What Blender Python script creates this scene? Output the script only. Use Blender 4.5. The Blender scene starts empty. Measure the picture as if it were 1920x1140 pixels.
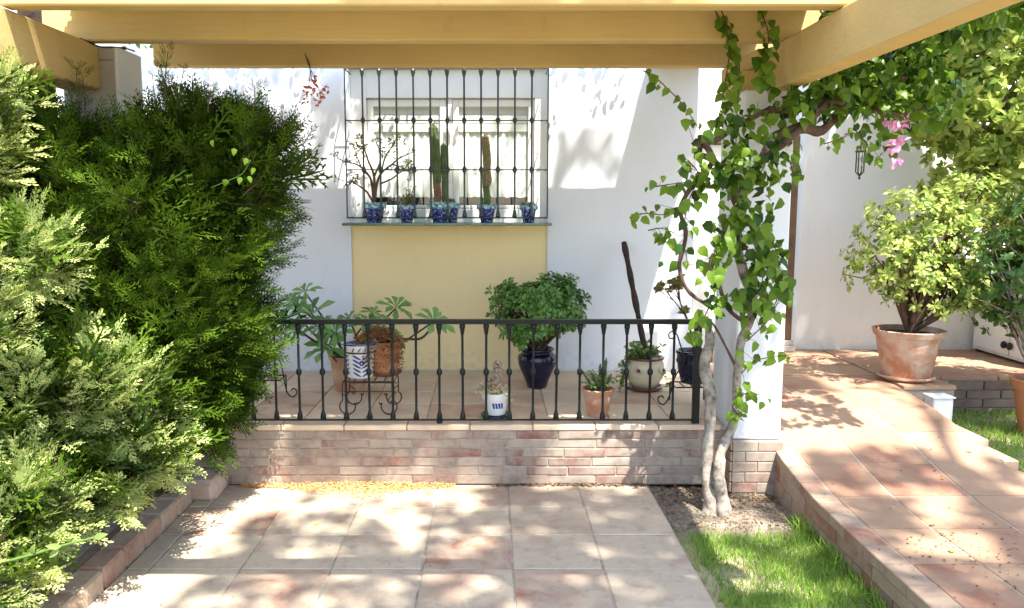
import bpy, math, random
import numpy as np
from mathutils import Vector, Matrix
from math import sin, cos, pi, sqrt

random.seed(7); RNG = np.random.default_rng(11)
S = bpy.context.scene
COL = S.collection

# ------------------------------------------------------------------ camera, light, exposure
EYE = 1.6
PITCH = math.atan(185/1500)
cam_data = bpy.data.cameras.new('camera')
cam = bpy.data.objects.new('camera', cam_data); COL.objects.link(cam)
cam.location = (0, 0, EYE)
cam.rotation_euler = (math.pi/2 - PITCH, 0, 0)
cam_data.sensor_width = 36; cam_data.lens = 36*1500/1920
cam_data.shift_x = 40/1920
cam_data.clip_end = 300; cam_data.clip_start = 0.05
S.camera = cam

SUN_TRAVEL = Vector((-0.247, 0.457, -1.0)).normalized()
sun_el = math.asin(-SUN_TRAVEL.z)
world = bpy.data.worlds.new('World'); S.world = world; world.use_nodes = True
wn = world.node_tree.nodes; wl = world.node_tree.links
wn.clear()
sky = wn.new('ShaderNodeTexSky'); sky.sky_type = 'NISHITA'; sky.sun_disc = False
sky.sun_elevation = sun_el
sky.sun_rotation = math.atan2(-SUN_TRAVEL.x, -SUN_TRAVEL.y)
sky.altitude = 50; sky.dust_density = 1.5; sky.air_density = 1.0; sky.ozone_density = 1.0
bg = wn.new('ShaderNodeBackground'); bg.inputs['Strength'].default_value = 0.14
wo = wn.new('ShaderNodeOutputWorld')
wl.new(sky.outputs[0], bg.inputs[0]); wl.new(bg.outputs[0], wo.inputs[0])
sl = bpy.data.lights.new('sun', 'SUN'); sl.energy = 4.8; sl.angle = math.radians(0.53); sl.color = (1, 0.95, 0.87)
so = bpy.data.objects.new('sun', sl); COL.objects.link(so)
so.rotation_euler = SUN_TRAVEL.to_track_quat('-Z', 'Y').to_euler(); so.location = (3, -4, 12)
S.view_settings.view_transform = 'Standard'; S.view_settings.look = 'None'
S.view_settings.gamma = 1; S.view_settings.exposure = 1.88
S.view_settings.use_curve_mapping = False
S.cycles.max_bounces = 8; S.cycles.diffuse_bounces = 5; S.cycles.transparent_max_bounces = 12

# ------------------------------------------------------------------ helpers
def at(px, py, Y):
    """world point at depth Y seen at photo pixel (1920x1140)"""
    u = (px-920)/1500; v = (570-py)/1500
    d = Vector((u, cos(PITCH)+v*sin(PITCH), -sin(PITCH)+v*cos(PITCH)))
    return Vector((0, 0, EYE)) + d*(Y/d.y)

MATS = {}
def nodes_of(name):
    m = bpy.data.materials.new(name); m.use_nodes = True
    n = m.node_tree.nodes; l = m.node_tree.links
    b = n['Principled BSDF']
    MATS[name] = m
    return m, n, l, b

def mix_rgb(n, l, fac, a, b, mode='MIX'):
    x = n.new('ShaderNodeMix'); x.data_type = 'RGBA'; x.blend_type = mode
    for sock, val in ((x.inputs[0], fac), (x.inputs[6], a), (x.inputs[7], b)):
        if hasattr(val, 'is_output') or hasattr(val, 'links'):
            l.new(val, sock)
        elif isinstance(val, (int, float)): sock.default_value = val
        else: sock.default_value = (*val, 1)
    return x.outputs[2]

def noise(n, l, scale, detail=4, rough=.55, vec=None, dist=0):
    t = n.new('ShaderNodeTexNoise'); t.inputs['Scale'].default_value = scale
    t.inputs['Detail'].default_value = detail; t.inputs['Roughness'].default_value = rough
    t.inputs['Distortion'].default_value = dist
    if vec is not None: l.new(vec, t.inputs['Vector'])
    return t.outputs['Fac']

def ramp(n, l, src, stops):
    r = n.new('ShaderNodeValToRGB'); l.new(src, r.inputs[0])
    cr = r.color_ramp
    while len(cr.elements) < len(stops): cr.elements.new(.5)
    for e, (p, c) in zip(cr.elements, stops):
        e.position = p; e.color = (c, c, c, 1) if isinstance(c, (int, float)) else (*c, 1)
    return r.outputs[0]

def wpos(n, scale=None, l=None):
    g = n.new('ShaderNodeNewGeometry').outputs['Position']
    if scale:
        m = n.new('ShaderNodeMapping'); m.inputs['Scale'].default_value = scale
        l.new(g, m.inputs['Vector']); return m.outputs[0]
    return g

def bump(n, l, b, h, strength=.3, dist=.01):
    x = n.new('ShaderNodeBump'); x.inputs['Strength'].default_value = strength
    x.inputs['Distance'].default_value = dist
    l.new(h, x.inputs['Height']); l.new(x.outputs[0], b.inputs['Normal'])

def mat_simple(name, c, rough=.6, var=.12, scale=8, bmp=.15, metallic=0, dark=None, spec=.4):
    m, n, l, b = nodes_of(name)
    f = noise(n, l, scale, 5, .6, wpos(n))
    c2 = dark if dark else tuple(max(0, x*(1-var*2)) for x in c)
    r = ramp(n, l, f, [(.3, c2), (.62, c)])
    l.new(r, b.inputs['Base Color']); b.inputs['Roughness'].default_value = rough
    b.inputs['Metallic'].default_value = metallic
    b.inputs['Specular IOR Level'].default_value = spec
    if bmp: bump(n, l, b, noise(n, l, scale*6, 4, .6, wpos(n)), bmp, .006)
    return m

def mat_render(name, c, stain=.12, bmp=.25):
    """painted masonry render: gentle undulation, faint weather stains"""
    m, n, l, b = nodes_of(name)
    p = wpos(n)
    f1 = noise(n, l, 1.3, 5, .6, p)
    f2 = noise(n, l, 9, 5, .65, wpos(n, (1, 1, .25), l))
    c1 = ramp(n, l, f1, [(.3, tuple(x*(1-stain) for x in c)), (.65, c)])
    c2 = mix_rgb(n, l, ramp(n, l, f2, [(.55, 0.0), (.85, .35)]), c1, tuple(x*.78 for x in c))
    f3 = noise(n, l, 22, 6, .7, p)
    sz = n.new('ShaderNodeSeparateXYZ'); l.new(p, sz.inputs[0])
    low = ramp(n, l, sz.outputs['Z'], [(.33, 1.0), (.62, 0.0)])          # splash stains just above the floor
    sp = mix_rgb(n, l, 1.0, low, ramp(n, l, f3, [(.42, 0.0), (.7, .8)]), 'MULTIPLY')
    c2 = mix_rgb(n, l, sp, c2, tuple(x*k for x, k in zip(c, (.72, .66, .58))))
    l.new(c2, b.inputs['Base Color']); b.inputs['Roughness'].default_value = .85
    b.inputs['Specular IOR Level'].default_value = .25
    bump(n, l, b, noise(n, l, 60, 5, .6, p), bmp, .004)
    return m

def mat_clay(name, red, pale, pale_amt=.5, dark=(.12, .07, .05), grime=.3, pscale=3.0, rnd=.25):
    """fired clay with efflorescence, worn red patches, per-piece variation"""
    m, n, l, b = nodes_of(name)
    oi = n.new('ShaderNodeObjectInfo').outputs['Random']
    p = wpos(n)
    off = n.new('ShaderNodeVectorMath'); off.operation = 'ADD'
    cmb = n.new('ShaderNodeCombineXYZ'); mul = n.new('ShaderNodeMath'); mul.operation = 'MULTIPLY'
    mul.inputs[1].default_value = 7.3; l.new(oi, mul.inputs[0]); l.new(mul.outputs[0], cmb.inputs[0]); l.new(mul.outputs[0], cmb.inputs[1])
    l.new(p, off.inputs[0]); l.new(cmb.outputs[0], off.inputs[1])
    f = noise(n, l, pscale, 6, .62, off.outputs[0], .4)
    add = n.new('ShaderNodeMath'); add.operation = 'MULTIPLY_ADD'
    l.new(oi, add.inputs[0]); add.inputs[1].default_value = rnd; l.new(f, add.inputs[2])
    k = 1-pale_amt
    cf = ramp(n, l, add.outputs[0], [(.30+.25*k, 0.0), (.42+.3*k, .6), (.62+.3*k, 1.0)])
    base = mix_rgb(n, l, cf, red, pale)
    g = noise(n, l, 14, 6, .7, p)
    base = mix_rgb(n, l, ramp(n, l, g, [(.5, 0.0), (.8, grime)]), base, dark)
    fine = noise(n, l, 120, 3, .6, p)
    base = mix_rgb(n, l, .25, base, ramp(n, l, fine, [(.2, .35), (.8, .9)]), 'MULTIPLY')
    l.new(base, b.inputs['Base Color'])
    rr = ramp(n, l, g, [(.2, .55), (.8, .85)]); l.new(rr, b.inputs['Roughness'])
    b.inputs['Specular IOR Level'].default_value = .35
    mx = n.new('ShaderNodeMath'); mx.operation = 'ADD'; l.new(f, mx.inputs[0])
    sc_ = n.new('ShaderNodeMath'); sc_.operation = 'MULTIPLY'; sc_.inputs[1].default_value = .35
    l.new(fine, sc_.inputs[0]); l.new(sc_.outputs[0], mx.inputs[1])
    bump(n, l, b, mx.outputs[0], .35, .006)
    return m

def mat_leaf(name, c1, c2, trans=.4, rough=.45, spec=.4, tcol=None, brown=None):
    """two-tone leaf by a per-leaf 'tint' attribute plus translucency"""
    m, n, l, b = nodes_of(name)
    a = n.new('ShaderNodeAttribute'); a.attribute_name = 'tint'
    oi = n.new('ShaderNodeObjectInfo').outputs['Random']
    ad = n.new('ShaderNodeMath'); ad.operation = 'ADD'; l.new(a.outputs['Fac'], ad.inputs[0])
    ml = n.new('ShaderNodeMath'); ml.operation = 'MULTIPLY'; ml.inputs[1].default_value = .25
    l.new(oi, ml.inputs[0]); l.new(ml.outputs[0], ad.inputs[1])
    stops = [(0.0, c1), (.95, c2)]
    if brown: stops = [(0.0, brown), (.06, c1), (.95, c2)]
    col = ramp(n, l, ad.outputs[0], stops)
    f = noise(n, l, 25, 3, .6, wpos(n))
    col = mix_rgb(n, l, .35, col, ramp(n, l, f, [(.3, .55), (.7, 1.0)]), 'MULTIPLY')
    l.new(col, b.inputs['Base Color']); b.inputs['Roughness'].default_value = rough
    b.inputs['Specular IOR Level'].default_value = spec
    t = n.new('ShaderNodeBsdfTranslucent')
    if tcol: l.new(mix_rgb(n, l, .6, col, tcol), t.inputs['Color'])
    else: l.new(col, t.inputs['Color'])
    mx = n.new('ShaderNodeMixShader'); mx.inputs[0].default_value = trans
    l.new(b.outputs[0], mx.inputs[1]); l.new(t.outputs[0], mx.inputs[2])
    l.new(mx.outputs[0], n['Material Output'].inputs['Surface'])
    return m

# ---- mesh builder
class MB:
    def __init__(s): s.v = []; s.f = []; s.mi = []
    def add(s, vs, fs, mi=0):
        o = len(s.v); s.v += [tuple(v) for v in vs]; s.f += [tuple(i+o for i in f) for f in fs]; s.mi += [mi]*len(fs)
        return s
    def box(s, x0, x1, y0, y1, z0, z1, ch=0, mi=0, jit=0, top_only=True):
        if ch <= 0:
            v = [(x0,y0,z0),(x1,y0,z0),(x1,y1,z0),(x0,y1,z0),(x0,y0,z1),(x1,y0,z1),(x1,y1,z1),(x0,y1,z1)]
            return s.add(v, [(0,3,2,1),(4,5,6,7),(0,1,5,4),(1,2,6,5),(2,3,7,6),(3,0,4,7)], mi)
        c = ch
        X = (x0, x0+c, x1-c, x1); Y = (y0, y0+c, y1-c, y1); Z = (z0, z0+c, z1-c, z1)
        idx = {}; v = []; 
        def V(i, j, k):
            if (i,j,k) not in idx:
                idx[(i,j,k)] = len(v); v.append((X[i], Y[j], Z[k]))
            return idx[(i,j,k)]
        f = []
        # six faces
        f.append((V(1,1,0),V(1,2,0),V(2,2,0),V(2,1,0))); f.append((V(1,1,3),V(2,1,3),V(2,2,3),V(1,2,3)))
        f.append((V(1,0,1),V(2,0,1),V(2,0,2),V(1,0,2))); f.append((V(1,3,1),V(1,3,2),V(2,3,2),V(2,3,1)))
        f.append((V(0,1,1),V(0,1,2),V(0,2,2),V(0,2,1))); f.append((V(3,1,1),V(3,2,1),V(3,2,2),V(3,1,2)))
        # edges
        for k, kz in ((0,1),(3,2)):
            f.append((V(1,1,k),V(2,1,k),V(2,0,kz),V(1,0,kz))); f.append((V(1,2,k),V(2,2,k),V(2,3,kz),V(1,3,kz)))
            f.append((V(1,1,k),V(1,2,k),V(0,2,kz),V(0,1,kz))); f.append((V(2,1,k),V(2,2,k),V(3,2,kz),V(3,1,kz)))
        for i, ix in ((0,1),(3,2)):
            f.append((V(i,1,1),V(i,1,2),V(ix,0,2),V(ix,0,1))); f.append((V(i,2,1),V(i,2,2),V(ix,3,2),V(ix,3,1)))
        for i, ix in ((0,1),(3,2)):
            for j, jy in ((0,1),(3,2)):
                for k, kz in ((0,1),(3,2)):
                    f.append((V(i,jy,kz),V(ix,j,kz),V(ix,jy,k)))
        if jit:
            v = [tuple(a+random.uniform(-jit, jit) for a in p) for p in v]
        return s.add(v, f, mi)
    def tube(s, pts, rad, seg=8, mi=0, cap=True, ry=1.0):
        pts = [Vector(p) for p in pts]; n = len(pts)
        if not hasattr(rad, '__len__'): rad = [rad]*n
        o = []; up = None
        t0 = (pts[1]-pts[0]).normalized()
        up = t0.orthogonal().normalized()
        vs = []
        for i in range(n):
            t = (pts[min(i+1,n-1)]-pts[max(i-1,0)])
            if t.length < 1e-9: t = t0
            t.normalize()
            up = (up - t*up.dot(t))
            if up.length < 1e-6: up = t.orthogonal()
            up.normalize(); w = t.cross(up)
            for k in range(seg):
                a = 2*pi*k/seg
                vs.append(pts[i] + up*(cos(a)*rad[i]) + w*(sin(a)*rad[i]*ry))
        fs = []
        for i in range(n-1):
            for k in range(seg):
                k2 = (k+1) % seg
                fs.append((i*seg+k, i*seg+k2, (i+1)*seg+k2, (i+1)*seg+k))
        if cap:
            fs.append(tuple(range(seg-1, -1, -1))); fs.append(tuple((n-1)*seg+k for k in range(seg)))
        return s.add(vs, fs, mi)
    def lathe(s, prof, cx=0, cy=0, cz=0, seg=32, mi=0, close=False):
        """prof: list of (r, z)"""
        vs = []; fs = []
        for r, z in prof:
            for k in range(seg):
                a = 2*pi*k/seg; vs.append((cx+r*cos(a), cy+r*sin(a), cz+z))
        n = len(prof)
        for i in range(n-1):
            for k in range(seg):
                k2 = (k+1) % seg; fs.append((i*seg+k, i*seg+k2, (i+1)*seg+k2, (i+1)*seg+k))
        if prof[0][0] > 1e-5: fs.append(tuple(range(seg-1, -1, -1)))
        if close and prof[-1][0] > 1e-5: fs.append(tuple((n-1)*seg+k for k in range(seg)))
        return s.add(vs, fs, mi)
    def ball(s, c, r, mi=0, seg=10, rings=6, sz=1.0, jit=0):
        vs = [(c[0], c[1], c[2]-r*sz)]; fs = []
        for i in range(1, rings):
            a = pi*i/rings
            for k in range(seg):
                b = 2*pi*k/seg; q = 1+random.uniform(-jit, jit)
                vs.append((c[0]+r*q*sin(a)*cos(b), c[1]+r*q*sin(a)*sin(b), c[2]-r*q*sz*cos(a)))
        vs.append((c[0], c[1], c[2]+r*sz)); L = len(vs)-1
        for k in range(seg):
            k2 = (k+1) % seg
            fs.append((0, 1+k2, 1+k)); fs.append((L, 1+(rings-2)*seg+k, 1+(rings-2)*seg+k2))
            for i in range(rings-2):
                fs.append((1+i*seg+k, 1+i*seg+k2, 1+(i+1)*seg+k2, 1+(i+1)*seg+k))
        return s.add(vs, fs, mi)
    def build(s, name, mats, parent=None, smooth=False, at_origin=None):
        off = Vector((0,0,0))
        if at_origin is not None: off = Vector(at_origin)
        elif parent is not None: off = world_loc(parent)
        me = bpy.data.meshes.new(name)
        me.from_pydata([(v[0]-off.x, v[1]-off.y, v[2]-off.z) for v in s.v], [], s.f)
        mats = mats if isinstance(mats, (list, tuple)) else [mats]
        for m in mats: me.materials.append(m)
        if len(mats) > 1: me.polygons.foreach_set('material_index', s.mi)
        if smooth:
            me.polygons.foreach_set('use_smooth', [True]*len(me.polygons))
            if smooth == 'auto': me.set_sharp_from_angle(angle=math.radians(40))
        o = bpy.data.objects.new(name, me); COL.objects.link(o)
        if parent is not None: o.parent = parent
        if at_origin is not None:
            o.location = off - (world_loc(parent) if parent is not None else Vector((0,0,0)))
        return o

def world_loc(o):
    p = Vector((0,0,0))
    while o is not None: p += o.location; o = o.parent
    return p

def link_copy(src, parent, wloc, rot=None, scale=None):
    c = src.copy(); COL.objects.link(c); c.parent = parent
    c.location = Vector(wloc) - (world_loc(parent) if parent else Vector((0,0,0)))
    if rot is not None: c.rotation_euler = rot
    if scale is not None: c.scale = scale
    return c

def tag(o, label=None, cat=None, group=None, kind=None):
    if label: o['label'] = label
    if cat: o['category'] = cat
    if group: o['group'] = group
    if kind: o['kind'] = kind
    return o
def thing(name, label, cat, loc=(0,0,0), group=None):
    o = bpy.data.objects.new(name, None); COL.objects.link(o); o.location = loc
    o.empty_display_size = .1
    return tag(o, label, cat, group)

def catmull(pts, n=6):
    P = [Vector(p) for p in pts]; P = [P[0]*2-P[1]] + P + [P[-1]*2-P[-2]]
    out = []
    for i in range(1, len(P)-2):
        for k in range(n):
            t = k/n
            out.append(.5*((2*P[i]) + (P[i+1]-P[i-1])*t + (2*P[i-1]-5*P[i]+4*P[i+1]-P[i+2])*t*t + (3*P[i]-P[i-1]-3*P[i+1]+P[i+2])*t**3))
    out.append(P[-2]); return out
def lerp_list(vals, n):
    return list(np.interp(np.linspace(0, 1, n), np.linspace(0, 1, len(vals)), vals))

# ---- massed foliage with numpy
def leaf_template(w=.5, fold=.12, curl=.15, kind='leaf'):
    """unit leaf along +x; returns verts (n,3), faces (quads/tris)"""
    if kind == 'leaf': T = [(.30, .5), (.68, .38)]
    elif kind == 'heart': T = [(.18, .5), (.55, .44)]
    elif kind == 'spoon': T = [(.45, .22), (.78, .5)]
    elif kind == 'lance': T = [(.25, .42), (.6, .40)]
    (t1, w1), (t2, w2) = T
    w1 *= w; w2 *= w
    z = lambda t: curl*(t - t*t*1.9)
    V = [(0,0,0), (t1,0,z(t1)), (t2,0,z(t2)), (1,0,z(1)),
         (t1, w1, z(t1)+fold*w1), (t2, w2, z(t2)+fold*w2), (t1, -w1, z(t1)+fold*w1), (t2, -w2, z(t2)+fold*w2)]
    F = [(0,1,4),(1,2,5,4),(2,3,5),(0,6,1),(1,6,7,2),(2,7,3)]
    return np.array(V, float), F
def quad_leaf(w=.4):
    return np.array([(0,0,0),(.5,-w/2,.04),(1,0,0),(.5,w/2,.04)], float), [(0,1,2,3)]

def spray_template(n_side=9, seed=1, w=.03, droop=.25, sub=3, ang=42):
    """flat cypress spray: axis with alternate twigs, each with scale-leaf twiglets"""
    r = random.Random(seed); V = []; F = []
    def strip(p, a, L, z0, wd):
        d = (cos(a), sin(a)); nx, ny = -d[1], d[0]; o = len(V)
        e = (p[0]+d[0]*L, p[1]+d[1]*L); m = (p[0]+d[0]*L*.5, p[1]+d[1]*L*.5)
        zt = z0 + r.uniform(-.03, .05)*L
        V.extend([(p[0], p[1], z0), (m[0]+nx*wd/2, m[1]+ny*wd/2, (z0+zt)/2), (e[0], e[1], zt), (m[0]-nx*wd/2, m[1]-ny*wd/2, (z0+zt)/2)])
        F.append((o, o+1, o+2, o+3)); return e
    strip((0,0), 0, 1.0, 0, w*1.3)
    for i in range(n_side):
        t = .12 + .82*i/n_side; s = 1 if i % 2 else -1
        z = droop*(t - t*t*2)*.5
        L = (.48*(1-t*.65))*r.uniform(.8, 1.15); a = s*math.radians(ang+r.uniform(-8, 8))
        p = (t, 0); strip(p, a, L, z, w)
        for k in range(sub):
            q = .3+.6*k/sub; s2 = 1 if k % 2 else -1
            pp = (p[0]+cos(a)*L*q, p[1]+sin(a)*L*q)
            strip(pp, a+s2*math.radians(38), L*.42*(1-q*.4), z, w*.85)
    return np.array(V, float), F

def scatter_mesh(name, templates, pos, dirs, size, mat, parent=None, roll=None, tint=None, up=None, sub=None, flat=.5):
    """instances of small templates baked into one mesh. templates: list of (V,F)."""
    pos = np.asarray(pos, float); dirs = np.asarray(dirs, float); N = len(pos)
    size = np.broadcast_to(np.asarray(size, float), (N,))
    x = dirs/np.maximum(np.linalg.norm(dirs, axis=1, keepdims=True), 1e-9)
    upv = np.tile(np.array([0,0,1.0]), (N,1)) if up is None else np.asarray(up, float)
    upv = upv + RNG.normal(0, flat, (N,3))
    z = upv - x*(upv*x).sum(1, keepdims=True)
    z /= np.maximum(np.linalg.norm(z, axis=1, keepdims=True), 1e-9)
    y = np.cross(z, x)
    if tint is None: tint = RNG.random(N)
    which = RNG.integers(0, len(templates), N)
    allv = []; loops = []; starts = []; tots = []; tints = []; vo = 0; lo = 0
    for ti, (V, F) in enumerate(templates):
        m = which == ti; k = int(m.sum())
        if not k: continue
        P = pos[m][:,None,:] + size[m][:,None,None]*(V[None,:,0:1]*x[m][:,None,:] + V[None,:,1:2]*y[m][:,None,:] + V[None,:,2:3]*z[m][:,None,:])
        allv.append(P.reshape(-1,3)); tints.append(np.repeat(tint[m], len(V)))
        fl = np.concatenate([np.array(f) for f in F]); ft = np.array([len(f) for f in F])
        L = (fl[None,:] + (np.arange(k)*len(V))[:,None] + vo).reshape(-1)
        loops.append(L); T = np.tile(ft, k); tots.append(T)
        st = np.concatenate([[0], np.cumsum(T)[:-1]]) + lo; starts.append(st)
        vo += k*len(V); lo += len(L)
    v = np.concatenate(allv); lp = np.concatenate(loops); st = np.concatenate(starts); tt = np.concatenate(tots)
    off = world_loc(parent) if parent is not None else Vector((0,0,0))
    v = v - np.array(off)
    me = bpy.data.meshes.new(name)
    me.vertices.add(len(v)); me.vertices.foreach_set('co', v.astype(np.float32).ravel())
    me.loops.add(len(lp)); me.loops.foreach_set('vertex_index', lp.astype(np.int32))
    me.polygons.add(len(st)); me.polygons.foreach_set('loop_start', st.astype(np.int32)); me.polygons.foreach_set('loop_total', tt.astype(np.int32))
    me.update(calc_edges=True)
    at_ = me.attributes.new('tint', 'FLOAT', 'POINT'); at_.data.foreach_set('value', np.concatenate(tints).astype(np.float32))
    me.materials.append(mat)
    o = bpy.data.objects.new(name, me); COL.objects.link(o)
    if parent is not None: o.parent = parent
    return o

def unit(n):
    v = RNG.normal(size=(n,3)); return v/np.linalg.norm(v, axis=1, keepdims=True)
# ------------------------------------------------------------------ materials
WHITE = mat_render('white_render', (.76, .795, .84), .06)
WHITE2 = mat_render('white_pillar_render', (.77, .79, .81), .10)
YPANEL = mat_render('ochre_render', (.88, .71, .39), .05)
BEAM = mat_render('ochre_beam_paint', (.63, .455, .185), .14, .3)
def beam_mat():
    m = BEAM; n = m.node_tree.nodes; l = m.node_tree.links; b = n['Principled BSDF']
    src = b.inputs['Base Color'].links[0].from_socket; p = wpos(n)
    tc = n.new('ShaderNodeTexCoord').outputs['Object']
    gr = noise(n, l, 3, 6, .7, wpos(n, (1.2, 6, 30), l)); st = noise(n, l, 1.7, 6, .75, wpos(n, (4, 4, 1.2), l), .6)
    c = mix_rgb(n, l, ramp(n, l, gr, [(.42, 0.0), (.75, .45)]), src, (.44, .31, .13))
    c = mix_rgb(n, l, ramp(n, l, st, [(.60, 0.0), (.78, .5)]), c, (.28, .19, .09))
    v = n.new('ShaderNodeTexVoronoi'); v.inputs['Scale'].default_value = 5; l.new(p, v.inputs['Vector'])
    c = mix_rgb(n, l, ramp(n, l, v.outputs['Distance'], [(.0, .8), (.022, .7), (.03, 0.0)]), c, (.14, .09, .05))
    l.new(c, b.inputs['Base Color'])
beam_mat()
SHADEREN = mat_render('shaded_pillar_render', (.42, .37, .31), .3, .5)  # grey stands for the shade on the left pillar's front
TILE_T = mat_clay('terrace_tile_clay', (.28, .11, .07), (.49, .405, .30), .74, (.20,.16,.13), .65, 3.6, .30)
TILE_V = mat_clay('veranda_tile_clay', (.50, .29, .19), (.70, .54, .37), .6, (.2,.14,.1), .2, 3, .4)
TILE_R = mat_clay('ramp_tile_clay', (.31, .145, .09), (.40, .255, .16), .5, (.26,.15,.11), .4, 3.5, .4)
BRICK = mat_clay('brick_clay', (.20, .08, .06), (.35, .285, .22), .6, (.13,.115,.105), .9, 7, .3)
MORTAR = mat_simple('mortar', (.40, .33, .26), .9, .2, 20, .4)
KERB = mat_clay('kerb_clay', (.32, .15, .095), (.42, .31, .22), .5, (.12,.085,.06), .6, 5, .3)
GROUT = mat_simple('grout', (.62, .56, .46), .9, .12, 14, .3)
IRON = mat_simple('green_black_iron', (.006, .010, .009), .45, .2, 20, .15, spec=.35)
IRON2 = mat_simple('dark_green_iron', (.010, .030, .028), .35, .2, 20, .1, spec=.8)
RUST = mat_simple('rusty_iron', (.06, .035, .025), .6, .3, 40, .3)
GROUT_D = mat_simple('weathered_grout', (.40, .36, .29), .9, .3, 9, .4)
SILL = mat_simple('green_glazed_tile', (.10, .22, .15), .25, .2, 25, .05, spec=.6)
FRAME = mat_simple('white_lacquer', (.80, .80, .76), .35, .04, 5, .03)
WOOD = mat_simple('brown_wood', (.16, .085, .045), .55, .25, 12, .3)
DARKWOOD = mat_simple('dark_wood', (.05, .022, .014), .8, .3, 15, .6)
BARK = mat_simple('grey_bark', (.42, .36, .29), .9, .3, 26, 1.0, dark=(.09,.07,.055))
BARK2 = mat_simple('brown_bark', (.12, .07, .045), .9, .3, 20, .8, dark=(.05,.03,.02))
CLAY = mat_clay('terracotta_pot_clay', (.50, .22, .11), (.60, .42, .30), .35, (.2,.1,.07), .3, 7, .1)
CLAY2 = mat_simple('orange_terracotta', (.55, .22, .10), .7, .12, 6, .1)
CLAYW = mat_clay('weathered_pot_clay', (.40, .18, .095), (.58, .48, .39), .42, (.2,.12,.08), .3, 5, .1)
REDGLAZE = mat_simple('brown_red_glaze', (.17, .045, .03), .3, .15, 6, .05, spec=.6)
NAVY = mat_simple('navy_glaze', (.003, .005, .035), .14, .3, 9, .02, spec=.6, dark=(.001,.002,.006))
CREAM = mat_simple('cream_glaze', (.66, .58, .40), .3, .08, 8, .03, spec=.6)
CERW = mat_simple('white_ceramic', (.74, .73, .68), .3, .06, 9, .04, spec=.6)
BLUEG = mat_simple('cobalt_paint', (.015, .04, .24), .3, .2, 20, .02, spec=.6)
SOILM = mat_simple('potting_soil', (.05, .035, .025), .95, .3, 60, .8)
DARKIN = mat_simple('unlit_interior', (.03, .03, .028), .9, .2, 5, 0)
def mat_blue_mottle():
    m, n, l, b = nodes_of('blue_white_majolica')
    tc = n.new('ShaderNodeTexCoord').outputs['Object']
    v = n.new('ShaderNodeTexVoronoi'); v.inputs['Scale'].default_value = 55; l.new(tc, v.inputs['Vector'])
    sp = n.new('ShaderNodeSeparateXYZ'); l.new(tc, sp.inputs[0])
    f = noise(n, l, 60, 3, .6, tc, 1.5)
    f = n_ = ramp(n, l, f, [(.57, 0.0), (.61, 1.0)])
    body = mix_rgb(n, l, f, (.008, .022, .24), (.60, .65, .72))
    rim = mix_rgb(n, l, ramp(n, l, noise(n, l, 45, 2, .5, tc), [(.45, 0.0), (.55, 1.0)]), (.05, .22, .33), (.42, .62, .66))
    zt = ramp(n, l, sp.outputs['Z'], [(.098, 0.0), (.102, 1.0)])
    l.new(mix_rgb(n, l, zt, body, rim), b.inputs['Base Color']); b.inputs['Roughness'].default_value = .2
    b.inputs['Specular IOR Level'].default_value = .7
    return m
MAJ = mat_blue_mottle()
def mat_glass():
    m, n, l, b = nodes_of('window_glass'); n.remove(b)
    g = n.new('ShaderNodeBsdfGlossy'); g.inputs['Roughness'].default_value = .03
    t = n.new('ShaderNodeBsdfTransparent'); t.inputs[0].default_value = (.95, .97, .96, 1)
    mx = n.new('ShaderNodeMixShader'); mx.inputs[0].default_value = .09; l.new(t.outputs[0], mx.inputs[1]); l.new(g.outputs[0], mx.inputs[2])
    l.new(mx.outputs[0], n['Material Output'].inputs['Surface']); return m
GLASS = mat_glass()
def mat_curtain():
    m, n, l, b = nodes_of('white_voile')
    b.inputs['Base Color'].default_value = (.86, .86, .83, 1); b.inputs['Roughness'].default_value = .9
    return m
CURT = mat_curtain()
def mat_soil():
    m, n, l, b = nodes_of('dry_soil')
    p = wpos(n)
    f = noise(n, l, 9, 8, .7, p); g = noise(n, l, 60, 6, .7, p)
    c = mix_rgb(n, l, ramp(n, l, f, [(.35, 0.0), (.65, 1.0)]), (.17, .12, .08), (.40, .33, .24))
    c = mix_rgb(n, l, .5, c, ramp(n, l, g, [(.3, .3), (.7, 1.0)]), 'MULTIPLY')
    l.new(c, b.inputs['Base Color']); b.inputs['Roughness'].default_value = .95
    bump(n, l, b, g, .9, .02); return m
SOIL = mat_soil()
GRASSG = mat_simple('lawn_ground', (.34, .30, .18), .95, .3, 12, .6, dark=(.22,.17,.10))

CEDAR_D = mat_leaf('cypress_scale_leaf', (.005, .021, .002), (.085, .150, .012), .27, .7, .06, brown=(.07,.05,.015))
CEDAR_L = mat_leaf('juniper_scale_leaf', (.045, .17, .012), (.66, .72, .27), .42, .6, .15)  # pale end: new growth tips, with sunlit contrast put into the colour
BOUG = mat_leaf('bougainvillea_leaf', (.012, .055, .004), (.17, .29, .022), .42, .4, .25, brown=(.40,.34,.05))
CITRUS = mat_leaf('bright_shrub_leaf', (.15, .27, .035), (.60, .66, .16), .5, .4, .3)
PITTO = mat_leaf('variegated_leaf', (.05, .15, .015), (.48, .55, .13), .4, .45, .35)
DKLEAF = mat_leaf('dark_bush_leaf', (.03, .10, .02), (.10, .20, .04), .4, .4, .4)
JADE = mat_leaf('jade_leaf', (.04, .13, .02), (.17, .33, .06), .2, .3, .4)
JADEY = mat_leaf('olive_jade_leaf', (.14, .18, .05), (.26, .28, .10), .15, .35, .4)
ROSET = mat_leaf('rosette_leaf', (.06, .22, .04), (.25, .46, .13), .3, .35, .35)
REDDISH = mat_leaf('reddish_trailing_leaf', (.30, .06, .05), (.26, .19, .05), .2, .5, .3)
HERB = mat_leaf('herb_leaf', (.10, .22, .04), (.26, .36, .09), .35, .45, .35)
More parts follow.
